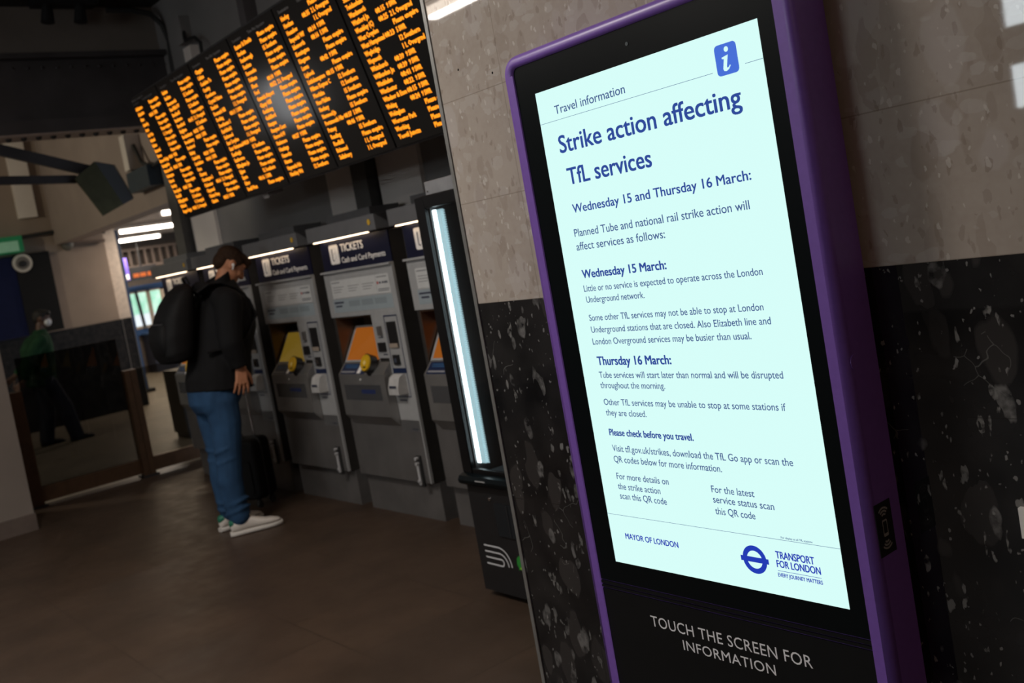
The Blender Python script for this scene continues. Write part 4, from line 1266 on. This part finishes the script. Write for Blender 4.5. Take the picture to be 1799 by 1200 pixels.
tag(eb.build('earbud', M_white), 'white earbud in the ear of the person in the black coat', 'earbud')
# coat
c_ = MB()
c_.loft([ering((MX, 2.447, 0.90), 0.205, 0.205, tilt=-0.12), ering((MX, 2.455, 0.98), 0.205, 0.205, tilt=-0.1), ering((MX, 2.485, 1.10), 0.205, 0.20), ering((MX, 2.54, 1.25), 0.215, 0.21),
         ering((MX, 2.56, 1.36), 0.225, 0.195, tilt=0.05), ering((MX, 2.56, 1.45), 0.20, 0.16, tilt=0.1), ering((MX, 2.565, 1.51), 0.13, 0.125, tilt=0.15), ering((MX, 2.57, 1.555), 0.095, 0.105, tilt=0.2)])
for s_, sh_, el, wr in ((1, rs, re_, rw), (-1, ls, le, lw)):
    d_ = (wr - el).normalized()
    chain(c_, [(sh_ - Vector((0.05 * s_, 0, 0)), 0.085), (sh_ + Vector((0.01 * s_, 0, -0.02)), 0.088), (sh_ * 0.5 + el * 0.5, 0.080), (el, 0.073), (el + d_ * 0.07, 0.066)])
    c_.cyl(el, wr - d_ * 0.005, 0.070, 0.054, n=16)
c_.build('coat', M_coat, mn, remesh=0.009, smooth=4)
cl = MB()
cl.loft([ering((MX, 2.535, 1.505), 0.115, 0.115, tilt=0.25), ering((MX, 2.545, 1.555), 0.105, 0.108, tilt=0.3), ering((MX, 2.56, 1.60), 0.092, 0.098, tilt=0.38), ering((MX, 2.562, 1.602), 0.075, 0.08, tilt=0.38), ering((MX, 2.55, 1.54), 0.075, 0.08, tilt=0.3)])
cl.tube([(MX - 0.09, 2.50, 1.52), (MX - 0.06, 2.455, 1.545), (MX, 2.44, 1.55), (MX + 0.06, 2.455, 1.545), (MX + 0.09, 2.50, 1.52)], [0.03, 0.042, 0.046, 0.042, 0.03])
cl.build('hood', M_coat, mn, remesh=0.008, smooth=3)
# jeans
j = MB()
j.loft([ering((MX, 2.41, 1.0), 0.165, 0.135), ering((MX, 2.412, 0.92), 0.18, 0.165), ering((MX, 2.405, 0.84), 0.185, 0.16), ering((MX, 2.40, 0.78), 0.16, 0.12)])
for s_ in (-1, 1):
    o_ = -0.015 * s_
    chain(j, [((MX + 0.088 * s_, 2.405, 0.84), 0.105), ((MX + 0.092 * s_, 2.405, 0.70), 0.098), ((MX + 0.098 * s_, 2.395 + o_, 0.50), 0.080), ((MX + 0.10 * s_, 2.375 + o_, 0.34), 0.077), ((MX + 0.103 * s_, 2.378 + o_, 0.17), 0.068), ((MX + 0.104 * s_, 2.388 + o_, 0.115), 0.070)])
    for z, y_ in ((0.54, 0.06), (0.47, 0.06), (0.15, 0.0), (0.20, 0.0)):
        j.tube(circ(0, 0, 1, 14) and [(MX + 0.1 * s_ + 0.072 * math.cos(t), 2.388 + o_ + 0.074 * math.sin(t), z + 0.02 * math.sin(t + s_)) for t in [2 * PI * q / 14 for q in range(14)]], 0.011, n=6, closed=True)
for sx_ in (-0.085, 0.085):
    j.ell((MX + sx_, 2.345, 0.86), 0.085, 0.07, 0.12)
j.build('jeans', M_jean, mn, remesh=0.008, smooth=4)


def shoe(par, heel, yaw, L_=0.295):
    ca, sa = math.cos(yaw), math.sin(yaw)
    rot = Matrix(((ca, -sa, 0), (sa, ca, 0), (0, 0, 1)))
    hp = Vector(heel)

    def ring(y, w, zb, zt, n=18, p=2.6):
        out = []
        for i in range(n):
            t = 2 * PI * i / n
            c, s_ = math.cos(t), math.sin(t)
            out.append(hp + rot @ Vector((w * math.copysign(abs(c) ** (2 / p), c), y, (zb + zt) / 2 + (zt - zb) / 2 * math.copysign(abs(s_) ** (2 / p), s_))))
        return out
    prof = [(0.004, 0.018, 0.028, 0.075), (0.02, 0.031, 0.026, 0.098), (0.06, 0.035, 0.026, 0.098), (0.10, 0.036, 0.026, 0.106), (0.135, 0.039, 0.026, 0.098), (0.17, 0.043, 0.026, 0.080), (0.21, 0.047, 0.026, 0.066), (0.25, 0.044, 0.026, 0.058), (0.28, 0.032, 0.027, 0.048), (0.294, 0.014, 0.028, 0.038)]
    up_ = MB().loft([ring(y * L_ / 0.295, w, a, b_) for y, w, a, b_ in prof]).build('shoe', M_shoe, par, merge=True)
    MB().loft([ring(y * L_ / 0.295, w + 0.004, 0.001, 0.028, p=5) for y, w in ((-0.004, 0.018), (0.015, 0.034), (0.06, 0.037), (0.12, 0.039), (0.2, 0.048), (0.25, 0.046), (0.285, 0.034), (0.302, 0.014))]).build('sole', M_sole, up_)
    MB().loft([ring(y * L_ / 0.295, w, a, b_) for y, w, a, b_ in ((-0.001, 0.014, 0.062, 0.096), (0.008, 0.024, 0.06, 0.103), (0.02, 0.033, 0.066, 0.104))]).build('heel_tab', M_green, up_)
    lc_ = MB()
    for q_ in range(5):
        y, z = 0.115 + q_ * 0.016, 0.108 - q_ * 0.0066
        lc_.tube([hp + rot @ Vector((x * 0.022, y + 0.004 * x, z - 0.006 * abs(x))) for x in (-1, -0.4, 0.4, 1)], 0.0035, n=6)
    for sg_ in (-1, 1):
        lc_.tube([hp + rot @ Vector((0.002 * sg_, 0.118, 0.112)), hp + rot @ Vector((0.02 * sg_, 0.122, 0.122)), hp + rot @ Vector((0.03 * sg_, 0.135, 0.108)), hp + rot @ Vector((0.012 * sg_, 0.13, 0.106))], 0.003, n=6)
    lc_.build('laces', mat('cream_lace', (0.60, 0.48, 0.36), 0.7, var=0.05), up_)
    sk = MB().cyl(hp + rot @ Vector((0, 0.062, 0.075)), hp + rot @ Vector((0, 0.064, 0.135)), 0.036, 0.038, n=16)
    sk.build('sock', mat('grey_sock', (0.42, 0.43, 0.46), 0.8), par)


shoe(mn, (MX + 0.095, 2.300, 0), math.radians(-16), 0.315)
shoe(mn, (MX - 0.105, 2.315, 0), math.radians(8), 0.305)

# backpack worn by him
bk = thing('backpack', (MX, 2.25, 1.35), 'full black backpack worn by the person in the black coat', 'backpack')
q = MB()
ty = [(1.125, 2.25, 0.10, 0.06), (1.14, 2.235, 0.14, 0.105), (1.19, 2.23, 0.155, 0.13), (1.30, 2.245, 0.16, 0.142), (1.42, 2.275, 0.157, 0.135), (1.50, 2.305, 0.148, 0.115), (1.56, 2.335, 0.125, 0.085), (1.592, 2.355, 0.08, 0.045)]
q.loft([ering((MX, y - 0.022, z), rx, ry - 0.022, n=28, tilt=0.12, power=2.7) for z, y, rx, ry in ty])
q.build('bag', M_bag, bk, remesh=0.01, smooth=4)
q = MB().loft([ering((MX, y, z), rx, ry, n=24, power=2.6) for z, y, rx, ry in ((1.16, 2.155, 0.08, 0.03), (1.18, 2.145, 0.115, 0.045), (1.27, 2.135, 0.12, 0.05), (1.36, 2.145, 0.115, 0.045), (1.39, 2.16, 0.08, 0.025))])
q.build('front_pocket', M_bag, bk, merge=True)
MB().tube([(MX - 0.10, 2.135, 1.375), (MX, 2.10, 1.378), (MX + 0.10, 2.135, 1.375)], 0.004, n=6).build('zip', mat('zip_grey', (0.05, 0.05, 0.055), 0.4), bk)
MB().tube([(MX - 0.035, 2.375, 1.585), (MX - 0.03, 2.36, 1.63), (MX + 0.03, 2.36, 1.63), (MX + 0.035, 2.375, 1.585)], 0.009, n=8).build('grab_loop', M_bag, bk)
for s_ in (-1, 1):
    x = MX + 0.125 * s_
    pts = [(x - 0.02 * s_, 2.38, 1.53), (x, 2.45, 1.565), (x + 0.005 * s_, 2.53, 1.562), (x + 0.005 * s_, 2.625, 1.51), (x + 0.01 * s_, 2.688, 1.42), (x + 0.03 * s_, 2.705, 1.32), (x + 0.09 * s_, 2.60, 1.21), (x + 0.10 * s_, 2.5, 1.16), (x + 0.06 * s_, 2.34, 1.16)]
    m = MB()
    for i in range(len(pts) - 1):
        a, c2 = Vector(pts[i]), Vector(pts[i + 1])
        d_ = (c2 - a).normalized()
        sd = Vector((1, 0, 0)) - d_ * d_.x
        sd.normalize()
        m.obox((a + c2) / 2, d_, sd, d_.cross(sd), (c2 - a).length + 0.012, 0.055 if i < 5 else 0.03, 0.016)
    m.build('strap', M_bag, bk, remesh=0.006, smooth=3)

# suitcase
su = thing('suitcase', (-6.68, 2.83, 0), 'black cabin suitcase on wheels with its silver handle pulled up beside the machines', 'suitcase')
ux = Vector((0.89, 0.455, 0)).normalized()
uy = Vector((-ux.y, ux.x, 0))
scn_ = Vector((-6.70, 2.735, 0))


def SP(a, b_, z):
    return scn_ + ux * a + uy * b_ + Vector((0, 0, z))


def srr(b_, ins=0.0):
    return [SP(p[0], b_, p[1]) for p in rrect(-0.185 + ins, 0.185 - ins, 0.055 + ins, 0.475 - ins, 0.045, 6)]


MB().loft([srr(-0.10, 0.02), srr(-0.088, 0.004), srr(-0.075), srr(0.075), srr(0.088, 0.004), srr(0.10, 0.02)]).build('shell', M_bag, su, merge=True)
MB().tube([Vector(p) for p in srr(-0.012, -0.002)], 0.005, n=6, closed=True).build('zip', mat('zip_black', (0.02, 0.02, 0.02), 0.4), su)
fp = MB().loft([[SP(p[0], b_, p[1]) for p in rrect(-0.145, 0.145, 0.10, 0.33, 0.02, 5)] for b_ in (-0.101, -0.112)]).build('front_pocket', M_bag, su)
MB().tube([SP(-0.06, -0.02, 0.475), SP(-0.055, -0.02, 0.50), SP(0.055, -0.02, 0.50), SP(0.06, -0.02, 0.475)], 0.009, n=8).build('carry_handle', M_rubber, su)
for a in (-0.085, 0.085):
    MB().cyl(SP(a, 0.07, 0.474), SP(a, 0.07, 0.70), 0.009, n=12).cyl(SP(a, 0.07, 0.70), SP(a, 0.07, 0.86), 0.0075, n=12).build('pull_rod', M_chrome, su)
MB().tube([SP(-0.10, 0.07, 0.868), SP(-0.06, 0.07, 0.875), SP(0.06, 0.07, 0.875), SP(0.10, 0.07, 0.868)], 0.015, n=10).build('grip', M_rubber, su)
for a in (-0.14, 0.14):
    for b_ in (-0.07, 0.07):
        w_ = MB().cyl(SP(a, b_, 0.055), SP(a, b_, 0.042), 0.015, n=10)
        w_.cyl(SP(a - 0.012, b_, 0.024), SP(a + 0.012, b_, 0.024), 0.0235, n=18)
        w_.build('wheel', M_rubber, su)

# second person beyond the glass
GX2, GY2 = -12.97, 3.08
gp = thing('person', (GX2, GY2, 0), 'person in dark green top and white face mask behind the tinted glass', 'person')
ghc = Vector((GX2, 3.175, 1.525))
grot = Matrix.Rotation(math.radians(-10), 3, 'X') @ Matrix.Rotation(math.radians(-20), 3, 'Z')
gs_, ge, gw = Vector((GX2 + 0.18, 3.07, 1.27)), Vector((GX2 + 0.26, 2.86, 1.06)), Vector((GX2 + 0.26, 2.78, 0.84))
gl, gle, glw = Vector((GX2 - 0.17, 3.10, 1.28)), Vector((GX2 - 0.24, 2.98, 1.03)), Vector((GX2 - 0.22, 2.80, 0.90))
legs = [[(GX2 + 0.085, 3.05, 0.80), (GX2 + 0.10, 3.20, 0.44), (GX2 + 0.10, 3.27, 0.08)], [(GX2 - 0.085, 3.05, 0.80), (GX2 - 0.10, 3.05, 0.44), (GX2 - 0.10, 2.98, 0.08)]]
b = MB()
head(b, ghc, grot, 0.92)
chain(b, [((GX2, 3.11, 1.30), 0.055), ((GX2, 3.145, 1.46), 0.05)])
b.loft([ering((GX2, 3.05, 0.78), 0.14, 0.10), ering((GX2, 3.06, 1.0), 0.13, 0.10), ering((GX2, 3.09, 1.2), 0.16, 0.11), ering((GX2, 3.11, 1.34), 0.09, 0.07)])
for a, e_, w_ in ((gs_, ge, gw), (gl, gle, glw)):
    chain(b, [(a, 0.05), (e_, 0.04), (w_, 0.027)])
for lg_ in legs:
    chain(b, [(lg_[0], 0.08), (lg_[1], 0.055), (lg_[2], 0.04)])
hand(b, gw, (0, -0.8, -0.5), (-0.9, 0, -0.3), 1, 0.7, 0.95)
hand(b, glw, (0, -0.8, -0.5), (0.9, 0, -0.3), -1, 0.7, 0.95)
b.build('body', M_skin2, gp, remesh=0.008, smooth=3)
h_ = MB()
hair(h_, ghc, grot, 0.9)
h_.build('hair', mat('black_hair', (0.008, 0.007, 0.007), 0.7, var=0.3, scale=60, bump=0.6), gp, remesh=0.01, smooth=2)
mk = MB().ell(ghc + grot @ Vector((0, 0.056, -0.045)), 0.064, 0.052, 0.052, grot, 20, 12)
mk.build('face_mask', mat('mask_white', (0.7, 0.7, 0.72), 0.7, var=0.04), gp)
c_ = MB().loft([ering((GX2, 3.03, 0.74), 0.19, 0.17), ering((GX2, 3.03, 0.88), 0.20, 0.18), ering((GX2, 3.04, 1.05), 0.20, 0.185), ering((GX2, 3.05, 1.2), 0.21, 0.185), ering((GX2, 3.08, 1.31), 0.18, 0.14), ering((GX2, 3.12, 1.37), 0.085, 0.08), ering((GX2, 3.125, 1.40), 0.07, 0.07)])
for a, e_, w_ in ((gs_, ge, gw), (gl, gle, glw)):
    chain(c_, [(a, 0.078), (e_, 0.066), (e_ + (w_ - e_) * 0.75, 0.052)])
c_.build('green_top', mat('dark_green_knit', (0.016, 0.048, 0.024), 0.9, spec=0.1, var=0.25, scale=12, bump=0.3), gp, remesh=0.012, smooth=4)
j = MB().loft([ering((GX2, 3.05, 0.88), 0.15, 0.125), ering((GX2, 3.05, 0.76), 0.165, 0.135), ering((GX2, 3.06, 0.70), 0.15, 0.11)])
for lg_ in legs:
    chain(j, [(lg_[0], 0.115), (lg_[1], 0.098), (lg_[2], 0.085)])
j.build('trousers', mat('dark_navy_trousers', (0.012, 0.016, 0.035), 0.8, var=0.2, scale=9, bump=0.3), gp, remesh=0.012, smooth=4)
for lg_ in legs:
    y0 = lg_[2][1] - 0.08
    MB().loft([[(lg_[2][0] + w_ * math.cos(2 * PI * i / 14), y0 + y, max(0.001, z_ / 2 + z_ / 2 * math.sin(2 * PI * i / 14))) for i in range(14)] for y, w_, z_ in ((0, 0.025, 0.08), (0.05, 0.036, 0.10), (0.12, 0.04, 0.085), (0.2, 0.045, 0.06), (0.25, 0.036, 0.05), (0.28, 0.012, 0.03))]).build('shoe', M_matblack, gp, merge=True)
